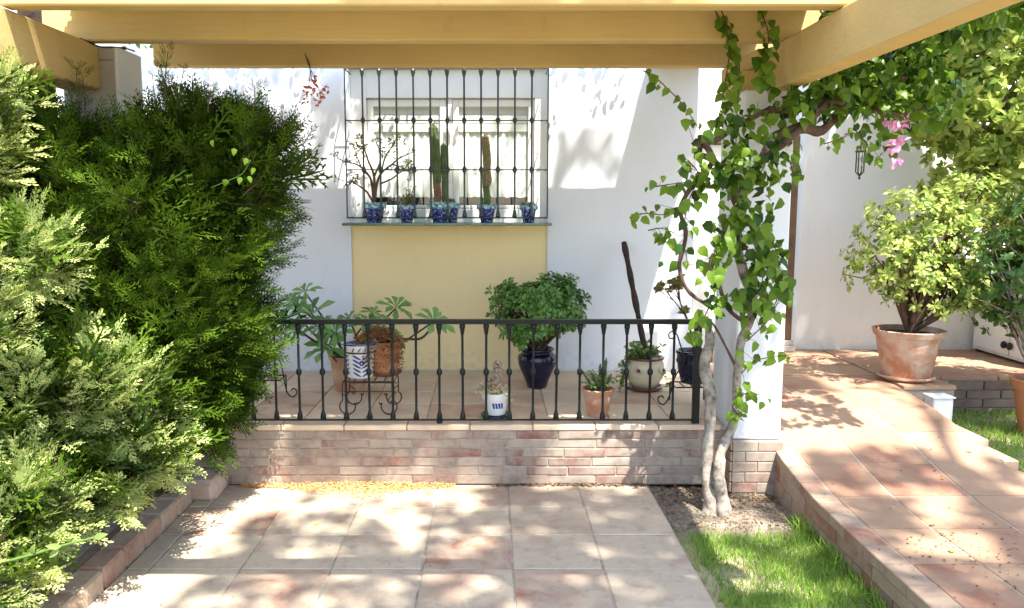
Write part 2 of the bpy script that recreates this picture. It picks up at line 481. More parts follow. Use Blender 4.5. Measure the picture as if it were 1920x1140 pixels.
YELW = mat_leaf('yellowish_leaf', (.22, .20, .05), (.34, .33, .10), .35, .5, .3)
DRYL = mat_leaf('dried_leaf', (.45, .38, .20), (.62, .56, .36), .2, .8, .1)
PINK = mat_leaf('pink_bract', (.72, .20, .48), (.85, .48, .70), .45, .5, .3)
CORAL = mat_leaf('coral_petal', (.65, .16, .14), (.75, .35, .28), .45, .5, .3)
PETAL = mat_leaf('fallen_petal', (.62, .25, .07), (.80, .58, .28), .25, .8, .1)
LITTER = mat_leaf('brown_litter', (.10, .04, .025), (.28, .19, .11), .1, .9, .1)
GRASS = mat_leaf('grass_blade', (.15, .30, .03), (.42, .58, .12), .45, .6, .2, brown=(.62,.57,.34))
CACT = mat_simple('cactus_skin', (.13, .19, .07), .6, .25, 18, .4)
CACTB = mat_simple('corky_cactus_skin', (.30, .17, .10), .8, .25, 22, .5)
CACTF = mat_simple('bristly_cactus_skin', (.42, .36, .20), .9, .3, 60, 1.0)
REED = mat_simple('reed', (.40, .30, .16), .8, .3, 20, .4)
BLACK = mat_simple('black_metal', (.01, .01, .01), .4, .1, 20, 0)

# ------------------------------------------------------------------ setting: ground, floors
def structure(o): o['kind'] = 'structure'; return o
g = MB(); g.add([(-60,-60,-.06),(60,-60,-.06),(60,60,-.06),(-60,60,-.06)], [(0,1,2,3)])
structure(g.build('ground', GRASSG))

FLOORZ = .352; PY = 4.46; TX0 = -1.62; TX1 = .905
# lower terrace: bed + individual tiles
bed = MB(); bed.box(TX0, TX1-.004, 1.2, PY, -.05, -.0045)
terrace = structure(bed.build('lower_terrace', GROUT_D))
cols = [TX1, .50, .098, -.305, -.708, -1.11, -1.513, TX0]
rows = [4.455, 4.115, 3.745, 3.376, 3.005, 2.635, 2.265, 1.895, 1.525]
for i in range(len(cols)-1):
    for j in range(len(rows)-1):
        x1, x0 = cols[i], cols[i+1]; y1, y0 = rows[j], rows[j+1]
        gp = .004
        t = MB(); dz = random.uniform(-.002, .002)
        t.box(x0+gp, x1-(gp if i else 0), y0+gp, y1-gp, -.03, dz, .004, jit=.0008)
        t.build('tile', TILE_T, terrace)

# veranda floor
vb = MB(); vb.box(-3.2, 1.349, PY+.012, 5.978, 0.02, FLOORZ-.012); vb.box(1.631, 1.66, 4.9, 5.978, .05, FLOORZ-.012)
vb.box(1.349, 1.631, 4.79, 5.978, .02, FLOORZ-.012); vb.box(1.52, 1.66, 5.978, 6.59, .05, FLOORZ-.012)
veranda = structure(vb.build('veranda_floor', GROUT))
vr = [PY-.012, 4.60, 4.95, 5.30, 5.65, 5.976]
xs = [-2.9 + .36*k for k in range(12)]
for j in range(len(vr)-1):
    for k in range(len(xs)):
        x0 = xs[k] + (.0 if j else -.1); x1 = x0+.36
        if x0 > 1.6: continue
        x1 = min(x1, 1.655)
        y0, y1 = vr[j], vr[j+1]
        if x1 > 1.35 and y0 < 4.9: x1 = min(x1, 1.345)
        if x1-x0 < .05: continue
        t = MB(); t.box(x0+.003, x1-.003, y0+.003, y1-.003, FLOORZ-.03, FLOORZ+random.uniform(-.001,.001), .004, jit=.0006)
        t.build('tile', TILE_V, veranda)

# ramp path rising to the door
def ramp_z(x, y):
    z = float(np.interp(y, [0, 3.45, 3.7, 3.9, 4.1, 4.3, 4.5, 4.7, 4.9, 5.1, 5.35, 5.6, 6.6], [.160, .161, .170, .192, .226, .264, .301, .334, .360, .379, .394, .401, .405]))
    k = max(0, 1-abs(y-4.2)/.6)*max(0, (1.98-x)/.38)
    return z - .028*min(1.3, k)
RX = [1.60, 1.70, 1.98, 2.36, 2.75]
RY = [1.2, 1.55, 1.95, 2.35, 2.72, 3.08, 3.44, 3.795, 4.14, 4.50, 4.86, 5.22, 5.58, 5.94, 6.30, 6.585]
def curved_slab(x0, x1, y0, y1, th, g=.004, nseg=3, zf=ramp_z):
    m = MB(); ys = np.linspace(y0+g, y1-g, nseg+1); X0 = x0+g; X1 = x1-g; V = []
    for y in ys:
        za, zb = zf(X0, y), zf(X1, y)
        V += [(X0,y,za-th),(X0,y,za-.004),(X0+.004,y,za),(X1-.004,y,zb),(X1,y,zb-.004),(X1,y,zb-th)]
    F = []
    for i in range(nseg):
        for k in range(5): F.append((i*6+k, (i+1)*6+k, (i+1)*6+k+1, i*6+k+1)[::-1])
    F.append(tuple(range(6))); F.append(tuple(nseg*6+k for k in range(6))[::-1])
    return m.add(V, F)
ps = MB(); n = 100; ysr = np.linspace(1.2, 6.585, n); V = []
for y in ysr:
    V += [(1.625, y, -.05)] + [(x, y, ramp_z(x, y)-.0035) for x in (1.625, 1.70, 1.80, 1.98, 2.36, 2.735)] + [(2.735, y, -.05)]
F = []
for i in range(n-1):
    for k in range(7): F.append((i*8+k, i*8+k+1, (i+1)*8+k+1, (i+1)*8+k))
F += [tuple(range(7, -1, -1)), tuple((n-1)*8+k for k in range(8))]
path = structure(ps.add(V, F).build('ramp_path', mat_simple('ramp_grout', (.44, .34, .25), .9, .2, 8, .4)))
for i in range(len(RX)-1):
    for j in range(len(RY)-1):
        y0, y1 = RY[j], RY[j+1]
        x0, x1 = RX[i], RX[i+1]
        if i == 0:     # edge course of the path: narrower bricks laid along it
            y0b = (y0+y1)/2
            for a, b_ in ((y0, y0b), (y0b, y1)):
                curved_slab(x0-.012, x1, a, b_, .05, .002, 2).build('brick', KERB, path)
            continue
        dz = random.uniform(-.0015, .0015)
        curved_slab(x0, x1, y0, y1, .03, .0048, 3, lambda x, y: ramp_z(x, y)+dz).build('tile', TILE_R, path)
# boarded/brick riser along the left side of the path
rz = MB()
for j, y in enumerate(np.arange(1.2, 4.33, .36)):
    for zc, h in ((.0, .055), (.058, .05)):
        y0 = y + (.18 if zc else 0); y1 = min(y0+.355, 4.33)
        if y1-y0 < .03: continue
        zt = lambda yy: ramp_z(1.605, yy)-.053
        m = MB(); x = 1.592+random.uniform(-.002, .002)
        a0, a1 = zt(y0), zt(y1)
        b0 = -.03 if zc == 0 else a0*.45; b1 = -.03 if zc == 0 else a1*.45
        t0 = a0*.45-.004 if zc == 0 else a0; t1 = a1*.45-.004 if zc == 0 else a1
        m.add([(x,y0+.002,b0),(x+.033,y0+.002,b0),(x+.033,y0+.002,t0),(x,y0+.002,t0),(x,y1-.002,b1),(x+.033,y1-.002,b1),(x+.033,y1-.002,t1),(x,y1-.002,t1)],
              [(0,1,2,3),(4,7,6,5),(0,3,7,4),(1,5,6,2),(3,2,6,7),(0,4,5,1)])
        m.build('brick', KERB, path)
# right-hand kerb of the ramp (paler bricks), stepping down to the lawn
for y in np.arange(1.2, 5.2, .27):
    z = ramp_z(2.7, y+.13)-.03 if y < 4.3 else .27
    z = min(z, .30)
    m = MB(); m.box(2.757, 2.85, y+.003, y+.267, .05, z, .006, jit=.001); m.build('brick', KERB, path)

# raised landing at the right, by the door wall
lm = MB(); lm.box(2.757, 6.5, 5.55, 6.585, .0, .372)
landing = structure(lm.build('landing', MORTAR))
for k in range(9):
    x0 = 2.76+.41*k
    for (y0, y1) in ((5.53, 5.90), (5.90, 6.25), (6.25, 6.585)):
        m = MB(); m.box(x0+.003, x0+.407, y0+.003, y1-.003, .375, .405+random.uniform(-.001,.001), .004); m.build('tile', TILE_R, landing)
# ledge that carries the big pot beside the ramp
m = MB(); m.box(2.757, 3.10, 5.24, 5.525, .05, .372); m.build('ledge', MORTAR, landing)
m = MB(); m.box(2.757, 3.11, 5.23, 5.527, .375, .405, .004); m.build('tile', TILE_R, landing)
SHADEBRICK = mat_clay('shaded_riser_brick', (.13, .07, .05), (.20, .15, .12), .4, (.04,.03,.03), .5, 6, .3)  # dark tone holds the shade that lies on the riser
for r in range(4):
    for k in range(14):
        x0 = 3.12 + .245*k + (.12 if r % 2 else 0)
        m = MB(); m.box(x0, x0+.238, 5.532, 5.548, .115+.064*r, .173+.064*r, .004); m.build('brick', SHADEBRICK, landing)

# soil + lawns
def sheet(name, x0, x1, y0, y1, zf, mat, nx=30, ny=40):
    m = MB(); V = []; F = []
    for j in range(ny+1):
        for i in range(nx+1):
            x = x0+(x1-x0)*i/nx; y = y0+(y1-y0)*j/ny; V.append((x, y, zf(x, y)))
    for j in range(ny):
        for i in range(nx):
            a = j*(nx+1)+i; F.append((a, a+1, a+nx+2, a+nx+1))
    o = m.add(V, F).build(name, mat, smooth=True); return structure(o)
from mathutils import noise as mn
def soil_z(x, y): return -.012 + .018*mn.noise((x*5, y*5, 0)) + .012*mn.noise((x*16, y*16, 3)) - (.01 if y < 3.9 else 0)
sheet('soil_bed', .907, 1.596, 3.7, 4.46, soil_z, SOIL, 50, 50)
def lawn_z(x, y): return -.022 + .012*mn.noise((x*3, y*3, 5))
sheet('lawn_ground', .907, 1.596, 1.2, 3.7, lawn_z, GRASSG)
def lawn2_z(x, y): return .105 + .02*mn.noise((x*3, y*3, 9)) + .01*(y-4)
sheet('side_lawn_ground', 2.85, 7.5, 1.0, 5.55, lawn2_z, GRASSG, 40, 40)
def bed_z(x, y): return .06 + .03*mn.noise((x*3, y*3, 2))
sheet('planting_bed_soil', -5.5, -1.80, 1.0, 5.97, bed_z, SOIL, 30, 40)

def grass_mesh(name, N, fx, label, mat=GRASS, hmin=.025, hmax=.07):
    P = []; 
    while len(P) < N:
        p = fx()
        if p is not None: P.append(p)
    P = np.array(P); d = RNG.normal(0, .45, (N, 3)); d[:, 2] = 1
    V = np.array([(0,-.04,0),(.55,-.03,.02),(1,0,.12),(.55,.03,.02),(0,.04,0)], float); F = [(0,1,3,4),(1,2,3)]
    tint = np.clip(RNG.random(N)*.8 + P[:, 3]*.3, 0, 1)
    straw = RNG.random(N) < P[:, 4]; tint[straw] = 0
    o = scatter_mesh(name, [(V, F)], P[:, :3], d, RNG.uniform(hmin, hmax, N), mat, None, up=unit(N), tint=tint, flat=.1)
    return tag(o, label, 'grass', kind='stuff')
def lawn_pt():
    x = random.uniform(.915, 1.59); y = random.uniform(1.8, 4.05)
    edge = 3.76 + .07*mn.noise((x*6, 1, 1)) + (.10 if x > 1.5 else 0)
    if y > edge and random.random() > (.12 if x < 1.5 else .5) * max(0, 1-(y-edge)/.12): return None
    if x < .97 + .03*mn.noise((y*5, 0, 7)) and random.random() < .8: return None
    dry = mn.noise((x*3.2, y*3.2, 4)); dry2 = mn.noise((x*11, y*11, 14))
    sp = .15 + max(0, dry)*1.5 + max(0, dry2)*.8
    if random.random() < max(0, dry)*1.2: return None
    return (x, y, lawn_z(x, y)-.002, mn.noise((x*7, y*7, 3)), min(.8, sp))
grass_mesh('lawn_grass', 26000, lawn_pt, 'short sunlit green lawn grass between the terrace and the ramp', hmin=.02, hmax=.055)
def lawn_edge():
    y = random.uniform(2.0, 3.95); x = 1.59 - abs(random.gauss(0, .025))
    return (x, y, -.02, .3, .05)
grass_mesh('tall_edge_grass', 650, lawn_edge, 'taller grass blades growing against the side of the ramp kerb', hmin=.03, hmax=.10)
def lawn2_pt():
    x = random.uniform(2.86, 4.6); y = random.uniform(3.4, 5.53)
    if mn.noise((x*4, y*4, 2)) > .25 and random.random() < .7: return None
    return (x, y, lawn2_z(x, y)-.002, mn.noise((x*7, y*7, 3))-.2, .18)
grass_mesh('side_lawn_grass', 16000, lawn2_pt, 'patchy shaded grass right of the ramp below the dark riser', hmin=.03, hmax=.075)

# ------------------------------------------------------------------ left kerb
kerb = thing('planting_bed_kerb', 'low reddish brick kerb between the conifers and the lower terrace', 'kerb', (-1.7, 3, 0))
for k in range(16):
    y0 = 1.2+.2*k; y1 = y0+.196
    if y1 > 4.44: y1 = 4.44
    m = MB(); m.box(-1.745+random.uniform(-.003,.003), -1.623, y0+.002, y1-.002, -.02, .085+random.uniform(-.003,.003), .012, jit=.0015); m.build('brick', KERB, kerb)
m = MB(); m.box(-1.80, -1.747, 1.2, 4.44, -.02, .070, .006); m.build('edging_board', WOOD, kerb)
m = MB(); m.box(-1.76, -1.50, 4.20, 4.448, -.02, .11, .03, jit=.006); m.build('kerb_end', mat_clay('pale_lime_render', (.42,.27,.19), (.56,.45,.35), .7, (.24,.18,.14), .4, 5, .1), kerb)

# ------------------------------------------------------------------ brick plinth
pl = thing('veranda_plinth', 'low brick plinth wall that carries the black railing', 'low wall', (0, PY, 0))
m = MB(); m.box(-2.4, 1.347, PY+.0015, PY+.011, .0, FLOORZ-.031); m.build('mortar_face', MORTAR, pl)
ch = .0535
for r in range(6):
    z0 = .002+ch*r; x = -2.3 + (.13 if r % 2 else 0)
    while x < 1.33:
        w = .262*random.uniform(.9, 1.08); x1 = min(x+w, 1.345)
        if x1-x > .03:
            m = MB(); pr = random.uniform(0, .004)
            m.box(x+.003, x1-.003, PY-.002-pr, PY+.004+.03, z0+.0028, z0+ch-.0028, .0035, jit=.0018)
            m.build('brick', BRICK, pl)
        x = x1
# ------------------------------------------------------------------ right pillar
rp = thing('white_pillar', 'white square pillar on a brick base behind the climbing vine', 'pillar', (1.49, 4.55, 0))
m = MB(); m.box(1.353, 1.620, 4.35, 4.78, .300, 2.21, .008); m.build('shaft', WHITE2, rp)
m = MB(); m.box(1.352, 1.628, 4.327, 4.785, -.05, .296); m.build('mortar_core', MORTAR, rp)
for r in range(5):
    z0 = .0+.0595*r
    for k in range(2):
        x0 = 1.349 + .141*k + (.0 if r % 2 else 0); x1 = x0+.139
        if r % 2: x0 = (1.349, 1.42)[k]; x1 = (1.418, 1.630)[k]
        m = MB(); m.box(x0+.001, x1-.001, 4.3215, 4.336+.02, z0+.0022, z0+.057, .003, jit=.0012); m.build('brick', BRICK, rp)
    for k in range(2):   # left flank
        m = MB(); m.box(1.336, 1.349, 4.325+.16*k-(.0), 4.48+.15*k-.004, z0+.003, z0+.056, .004); 
        if 4.325+.16*k < PY: m.build('brick', KERB, rp)
# ------------------------------------------------------------------ left pillar
lp = thing('left_pillar', 'white pillar above the hedge, shade coloured into its front face', 'pillar', (-2.12, 4.5, 0))
m = MB(); m.box(-2.27, -1.978, 4.365, 4.665, .0, 2.435, .006); m.build('shaft', WHITE2, lp)
m = MB(); m.box(-2.268, -1.992, 4.352, 4.364, .0, 2.36, .004); m.box(-2.268, -1.99, 4.350, 4.364, 2.363, 2.434, .004); m.build('shaded_facing', SHADEREN, lp)
m = MB(); pts = catmull([at(150, 72, 4.2), at(190, 88, 4.33), at(215, 88, 4.345), at(240, 92, 4.34), at(252, 96, 4.30)], 5)
m.tube(pts, .004, 6)
tag(m.build('cable', BLACK, None, True), 'thin dark cable looping across the face of the left pillar', 'cable')

# ------------------------------------------------------------------ pergola
pg = thing('pergola', 'ochre painted pergola of crossing beams over the whole terrace', 'pergola', (0, 4.2, 2.2))
def beam(x0, x1, y0, y1, z0, z1):
    m = MB(); m.box(x0, x1, y0, y1, z0, z1, .008, jit=.001); return m.build('beam', BEAM, pg)
beam(-2.26, -2.065, .9, 4.347, 2.205, 2.435)       # left side
beam(1.49, 1.605, .9, 4.42, 2.21, 2.437)           # right side
beam(1.43, 1.56, 4.425, 5.10, 2.34, 2.437)
beam(-2.09, 1.75, 3.515, 3.615, 2.44, 2.60)
beam(-2.30, 1.75, 4.24, 4.34, 2.44, 2.60)
beam(-2.05, 1.75, 5.00, 5.10, 2.44, 2.60)
beam(-2.9, 1.75, 2.2, 2.3, 2.44, 2.60)
m = MB(); m.box(1.35, 1.489, 4.44, 4.80, 2.212, 2.325, .004); m.build('pillar_cap', BEAM, pg)
# unseen reed mat, added and cut to shape the veranda shade
m = MB()
for k in range(150):
    y = 3.66 + k*.0128
    m.tube([(-2.15+random.uniform(-.03,.03), y, 2.613), (1.62, y, 2.613+random.uniform(0,.002))], .0078, 6)
for k in range(36):
    y = 5.58+k*.0128
    m.tube([(1.137, y, 2.614), (1.62, y, 2.614)], .0078, 6)
tag(m.build('added_reed_mat', REED, pg), kind='stuff')

# brown trunk behind the left beam
t = thing('palm_trunk', 'dark brown rough trunk rising behind the left pergola beam', 'tree trunk', (-2.9, 5.1, 0))
m = MB(); px = at(70, 100, 5.1)
pts = [(px.x, 5.1, z) for z in np.linspace(0, 4.2, 30)]
m.tube(pts, [ .085+.008*((i*7) % 3) for i in range(30)], 9)
m.build('trunk', DARKWOOD, t)

# ------------------------------------------------------------------ house
hs = thing('house', 'white rendered house wall with a grilled window and ochre panel below', 'house', (0, 5.98, 0))
WY = 5.98; WX0, WX1 = -1.04, .423
m = MB()
m.box(-7, WX0, WY, WY+.28, -.05, 3.6); m.box(WX1, 1.515, WY, WY+.28, -.05, 3.6)
m.box(WX0, WX1, WY+.018, WY+.28, -.05, 1.455); m.box(WX0, WX1, WY, WY+.28, 2.60, 3.6)
m.build('wall', WHITE, hs)
m = MB(); m.box(WX0+.002, WX1-.002, WY+.012, WY+.0175, FLOORZ, 1.452); m.build('ochre_panel', YPANEL, hs)
m = MB(); m.box(1.515, 7.5, 6.6, 6.85, -.05, 3.6); m.box(1.395, 1.515, 6.26, 6.6, -.05, 3.6); m.build('recessed_wall', mat_render('cream_white_render', (.76,.73,.69), .06), hs)
m = MB(); m.box(1.525, 1.66, 6.54, 6.598, .41, 2.9); m.build('pilaster', WHITE, hs)
m = MB(); m.box(-7, 7.5, 6.9, 7.1, -.05, 3.6); m.build('back_wall', DARKIN, hs)  # near-black backing holds the unlit room's darkness in its colour
# window
win = MB(); fy0, fy1 = 6.10, 6.16
win.box(WX0+.001, WX0+.115, fy0-.02, fy1+.02, 1.457, 2.598); win.box(WX1-.095, WX1-.001, fy0-.02, fy1+.02, 1.457, 2.598)
win.box(WX0+.115, WX1-.095, fy0, fy1, 1.457, 1.575, .004); win.box(WX0+.115, WX1-.095, fy0-.02, fy1, 2.39, 2.598, .004)
window = win.build('window', FRAME, hs)
for (a, b_) in ((WX0+.117, -.335), (-.285, WX1-.097)):
    m = MB(); w = .045
    m.box(a, a+w, fy0+.004, fy1-.01, 1.58, 2.385, .004); m.box(b_-w, b_, fy0+.004, fy1-.01, 1.58, 2.385, .004)
    m.box(a+w, b_-w, fy0+.004, fy1-.01, 1.58, 1.60, .003); m.box(a+w, b_-w, fy0+.004, fy1-.01, 2.33, 2.385, .004)
    m.build('sash', FRAME, window)
    m = MB(); m.box(a+w, b_-w, fy0+.022, fy0+.027, 1.60, 2.33); m.build('pane', GLASS, window)
m = MB(); m.box(-.333, -.287, fy0-.004, fy1, 1.577, 2.388, .004); m.build('mullion', FRAME, window)
m = MB(); V = []; F = []; nn = 160
for i in range(nn+1):
    x = WX0+.12 + (WX1-WX0-.22)*i/nn; y = 6.148 + .008*sin(i*.9)+.005*sin(i*.37+1)
    V += [(x, y, 1.662+.003*sin(i*.5)), (x, y, 2.39)]
for i in range(nn): F.append((2*i, 2*i+2, 2*i+3, 2*i+1))
m.add(V, F); m.build('curtain', CURT, window, True)
m = MB()
for k in range(3): m.box(WX0+.118, WX1-.098, 6.131, 6.134, 2.15+k*.062, 2.208+k*.062)
m.build('blind', FRAME, window)
# sill of glazed tiles
for k in range(5):
    a = WX0-.012 + k*(WX1-WX0+.024)/5; b_ = a+(WX1-WX0+.024)/5
    m = MB(); m.box(a+.0015, b_-.0015, 5.672, 6.078, 1.457, 1.476, .004); 
    if k in (0, 4):
        m = MB(); m.box(a+.0015, b_-.0015, 5.672, 5.977, 1.457, 1.476, .004)
    m.build('sill_tile', SILL, window)
# window grille
gx0, gx1, gy, gz0, gz1 = -1.022, .404, 5.74, 1.512, 2.548
m = MB(); r = .0055
for a, b_ in (((gx0,gy,gz0),(gx1,gy,gz0)), ((gx0,gy,gz1),(gx1,gy,gz1)), ((gx0,gy,gz0),(gx0,gy,gz1)), ((gx1,gy,gz0),(gx1,gy,gz1))): m.tube([a, b_], r, 6)
for x in (gx0, gx1):
    for z in (gz0, 1.85, 2.2, gz1): m.tube([(x, gy, z), (x, WY+.01, z)], .0055, 6)
grille = m.build('window_grille', IRON2, hs)
for z in (1.850, 2.192):
    m = MB(); m.tube([(gx0, gy+.001, z), (gx1, gy+.001, z)], .0045, 6); m.build('cross_bar', IRON2, grille)
nb = 11; step = .1188; xb0 = gx0+.123
prof = [(.006,0),(.017,.004),(.016,.02),(.0095,.05),(.0068,.06),(.0068,.312),(.009,.318),(.0165,.331),(.0165,.345),(.009,.358),(.0068,.364),(.0068,.655),(.009,.662),(.0165,.674),(.0165,.688),(.009,.70),(.0068,.706),(.0068,.975),(.0095,.985),(.0165,1.012),(.017,1.03),(.006,1.034)]
m = MB(); m.lathe(prof, xb0, gy, gz0, 10); bar0 = m.build('bar', IRON2, grille, True, at_origin=(xb0, gy, gz0))
for k in range(1, nb): link_copy(bar0, grille, (xb0+step*k, gy, gz0))
# door beside the recess
m = MB(); m.box(2.385, 2.475, 6.50, 6.598, .50, 2.16, .006); m.box(1.665, 2.385, 6.50, 6.598, 2.09, 2.16, .006)
df = m.build('door_frame', WOOD, hs)
m = MB(); m.box(1.665, 2.382, 6.55, 6.597, .41, 2.085, .004); door = m.build('door', FRAME, hs)
m = MB(); m.box(2.30, 2.33, 6.53, 6.549, 1.4, 1.52, .004); m.tube([(2.315, 6.53, 1.46), (2.315, 6.49, 1.46), (2.22, 6.485, 1.46)], .008, 8); m.build('handle', BLACK, door)
m = MB(); m.box(2.37, 2.50, 6.47, 6.598, .407, .455, .004); m.box(2.38, 2.49, 6.49, 6.598, .457, .498, .004); m.build('door_plinth_block', mat_simple('grey_stone', (.5,.46,.4), .8), hs)
m = MB()
for (dx, c) in ((0, 0),): m.box(2.477, 2.545, 6.585, 6.598, .41, 3.2)
m.build('white_architrave', WHITE, hs)

# white cupboard right
cb = thing('white_cupboard', 'low white wooden cupboard with black knobs under the bushes at the right', 'cupboard', (4.2, 6.1, .405))
m = MB(); m.box(4.0, 4.6, 5.62, 6.55, .425, 1.15, .006); m.build('body', FRAME, cb)
m = MB(); m.box(3.985, 3.998, 5.65, 6.06, .45, 1.12, .004); m.box(3.985, 3.998, 6.075, 6.52, .45, 1.12, .004); m.build('door', FRAME, cb)
for y in (6.03, 6.10):
    m = MB(); m.ball((3.965, y, .53), .022, sz=1.4); m.build('knob', BLACK, cb, True)
for (x, y) in ((4.03, 5.66), (4.03, 6.5), (4.55, 5.66), (4.55, 6.5)):
    m = MB(); m.box(x-.02, x+.02, y-.02, y+.02, .405, .424); m.build('foot', BLACK, cb)
# white painted stump below the big pot
m = MB(); p0 = at(1755, 765, 5.12)
m.box(2.862, 2.99, 5.05, 5.16, .12, .36, .006); m.box(2.852, 3.0, 5.04, 5.17, .362, .372, .003)
tag(m.build('white_block', WHITE2), 'small white painted masonry block below the large terracotta pot', 'block')

# wall lantern
ln = thing('hanging_lantern', 'rusty iron lantern hanging against the cream wall below the vine', 'lantern', tuple(at(1613, 300, 6.2)))
c = at(1613, 300, 6.3); m = MB()
for dx in (-.022, .022): 
    m.tube([(c.x+dx, c.y-.02, c.z+.06), (c.x+dx, c.y-.02, c.z-.09), (c.x, c.y, c.z-.125)], .005, 6)
    m.tube([(c.x+dx, c.y+.02, c.z+.06), (c.x+dx, c.y+.02, c.z-.09), (c.x, c.y, c.z-.125)], .005, 6)
m.lathe([(.001,-.15),(.012,-.14),(.004,-.125)], c.x, c.y, c.z, 8)
m.box(c.x-.03, c.x+.03, c.y-.03, c.y+.03, c.z+.06, c.z+.072); m.build('frame', RUST, ln)
m = MB(); m.tube([(c.x, c.y, c.z+.072), (c.x, c.y, c.z+.16), (c.x, c.y+.15, c.z+.22), (c.x, 6.595, c.z+.22)], .005, 6); m.build('bracket', RUST, ln)
m = MB(); m.box(c.x-.018, c.x+.018, c.y-.016, c.y+.016, c.z-.08, c.z+.058); m.build('glass', GLASS, ln)
# ------------------------------------------------------------------ railing
RYD = 4.50
rl = thing('railing', 'black iron balustrade with knuckled bars on top of the brick plinth', 'railing', (.1, RYD, FLOORZ))
xl = at(440, 690, RYD).x; xr = at(1312, 690, RYD).x
m = MB(); m.box(xl, xr+.005, RYD-.022, RYD+.022, .944, .957, .003); m.box(xl, xr, RYD-.012, RYD+.012, .930, .9435, .002)
m.build('handrail', IRON, rl)
m = MB(); m.box(xl, xr, RYD-.009, RYD+.009, .368, .376, .002); m.build('bottom_rail', IRON, rl)
bz = .376; H = .930-bz
prof = [(.014,0),(.0165,.003),(.0155,.022),(.0095,.045),(.0072,.052),(.0072,.255),(.0095,.258),(.0155,.266),(.0165,.276),(.0155,.288),(.0095,.296),(.0072,.30),(.0072,H-.062),(.0095,H-.058),(.013,H-.035),(.013,H-.028),(.0165,H-.024),(.0165,H-.001)]
m = MB(); x0 = at(516, 690, RYD).x; dx = (at(1263, 690, RYD).x - x0)/17
m.lathe(prof, x0, RYD, bz, 10, close=True); b0 = m.build('baluster', IRON, rl, True, at_origin=(x0, RYD, bz))
for k in range(-1, 18):
    if k: link_copy(b0, rl, (x0+dx*k, RYD, bz), rot=(random.uniform(-.006,.006), random.uniform(-.006,.006), random.uniform(0, 6)))
m = MB(); xc = x0+dx*7; m.lathe([(.014,0),(.019,.004),(.016,.014),(.008,.0165)], xc, RYD-.0, FLOORZ+.0005, 10); m.build('foot', IRON, rl, True)
m = MB(); xp = at(1306.5, 690, RYD).x; m.box(xp-.019, xp+.019, RYD-.019, RYD+.019, FLOORZ+.001, .929, .003); m.build('post', IRON, rl)

# ------------------------------------------------------------------ pots
def pot_profile(r0, r1, h, rim=.02, rh=.03, wall=.008):
    a = lambda z: r0+(r1-r0)*z/h
    return [(r0*.98,0),(r0,.003),(a(h-rh)-.0,h-rh),(a(h-rh)+rim*.7,h-rh+.003),(r1+rim,h-.004),(r1+rim-.003,h),(r1+rim-wall-.004,h),(r1-wall,h-rh*.9)]
def soil_disc(parent, c, r, z):
    m = MB(); m.lathe([(.001, .004), (r*.5, .006), (r, 0)], c[0], c[1], z, 20); 
    m.f = [f for f in m.f]; return m.build('soil', SOILM, parent, True)
def make_pot(root, c, r0, r1, h, mat, rim=.012, rh=.03, z=0, name='pot', seg=36, wall=.008):
    m = MB(); m.lathe(pot_profile(r0, r1, h, rim, rh, wall), c[0], c[1], z, seg); o = m.build(name, mat, root, 'auto')
    soil_disc(root, c, r1-wall*.6, z+h-rh*.8); return o
def saucer(root, c, r, z, mat, h=.025):
    m = MB(); m.lathe([(r*.82,0),(r,h*.6),(r,h),(r-.008,h),(r*.8,h*.4),(.001,h*.35)], c[0], c[1], z, 32); return m.build('saucer', mat, root, 'auto')

LEAF1 = [leaf_template(.55, .15, .15), leaf_template(.6, .1, .3), leaf_template(.5, .2, .05)]
OVAL = [leaf_template(.55, .12, .1, 'lance'), leaf_template(.6, .08, .2, 'lance')]
SPOON = [leaf_template(.5, .2, .2, 'spoon'), leaf_template(.45, .25, .3, 'spoon')]
HEART = [leaf_template(.72, .12, .12, 'heart'), leaf_template(.78, .2, .25, 'heart'), leaf_template(.68, .08, .35, 'heart')]
QUAD = [quad_leaf(.42), quad_leaf(.5)]

def whorls(tips, dirs, per, size, spread=.9, lift=.35):
    """leaf positions and directions: rosettes of leaves about each shoot tip"""
    P = []; D = []; U = []
    for t, d in zip(tips, dirs):
        d = Vector(d).normalized(); a = d.orthogonal().normalized(); b = d.cross(a); ph = random.uniform(0, 6)
        for k in range(per):
            an = ph + k*2.4; e = lift + (1-lift)*random.random()*(k/per)
            v = (a*cos(an)+b*sin(an))*spread + d*e
            P.append(tuple(Vector(t) - d*size*.35*(1-k/per) + v*.002)); D.append(tuple(v)); U.append(tuple(d))
    return np.array(P), np.array(D), np.array(U)

def grow(root, base, trunk_dir, L, levels, r0, spread=.6, nb=3, shrink=.68, bend=.15, upb=.15):
    """recursive twiggy skeleton; returns tube list & tips"""
    segs = []; tips = []
    def rec(p, d, L, r, lv):
        n = 4; pts = [Vector(p)]; dd = Vector(d).normalized()
        for i in range(n):
            dd = (dd + Vector((random.gauss(0, bend), random.gauss(0, bend), random.gauss(0, bend)+upb*.3))).normalized()
            pts.append(pts[-1]+dd*L/n)
        segs.append((pts, [r*(1-.35*i/n) for i in range(n+1)]))
        if lv == 0: tips.append((pts[-1], dd)); return
        for k in range(nb if lv > 1 else nb+1):
            ax = dd.orthogonal().normalized(); ax.rotate(Matrix.Rotation(random.uniform(0, 2*pi), 3, dd))
            nd = (dd*(1-spread*.5) + ax*spread*random.uniform(.7, 1.2) + Vector((0,0,upb))).normalized()
            rec(pts[-1] if k else pts[-1], nd, L*shrink*random.uniform(.8, 1.2), r*.62, lv-1)
            if lv > 0 and random.random() < .25: tips.append((pts[2], nd))
    rec(base, trunk_dir, L, r0, levels); return segs, tips

def branches(root, segs, mat, name='branches', seg=6):
    m = MB()
    for p, r in segs: m.tube(p, r, seg, cap=False)
    return m.build(name, mat, root, True)

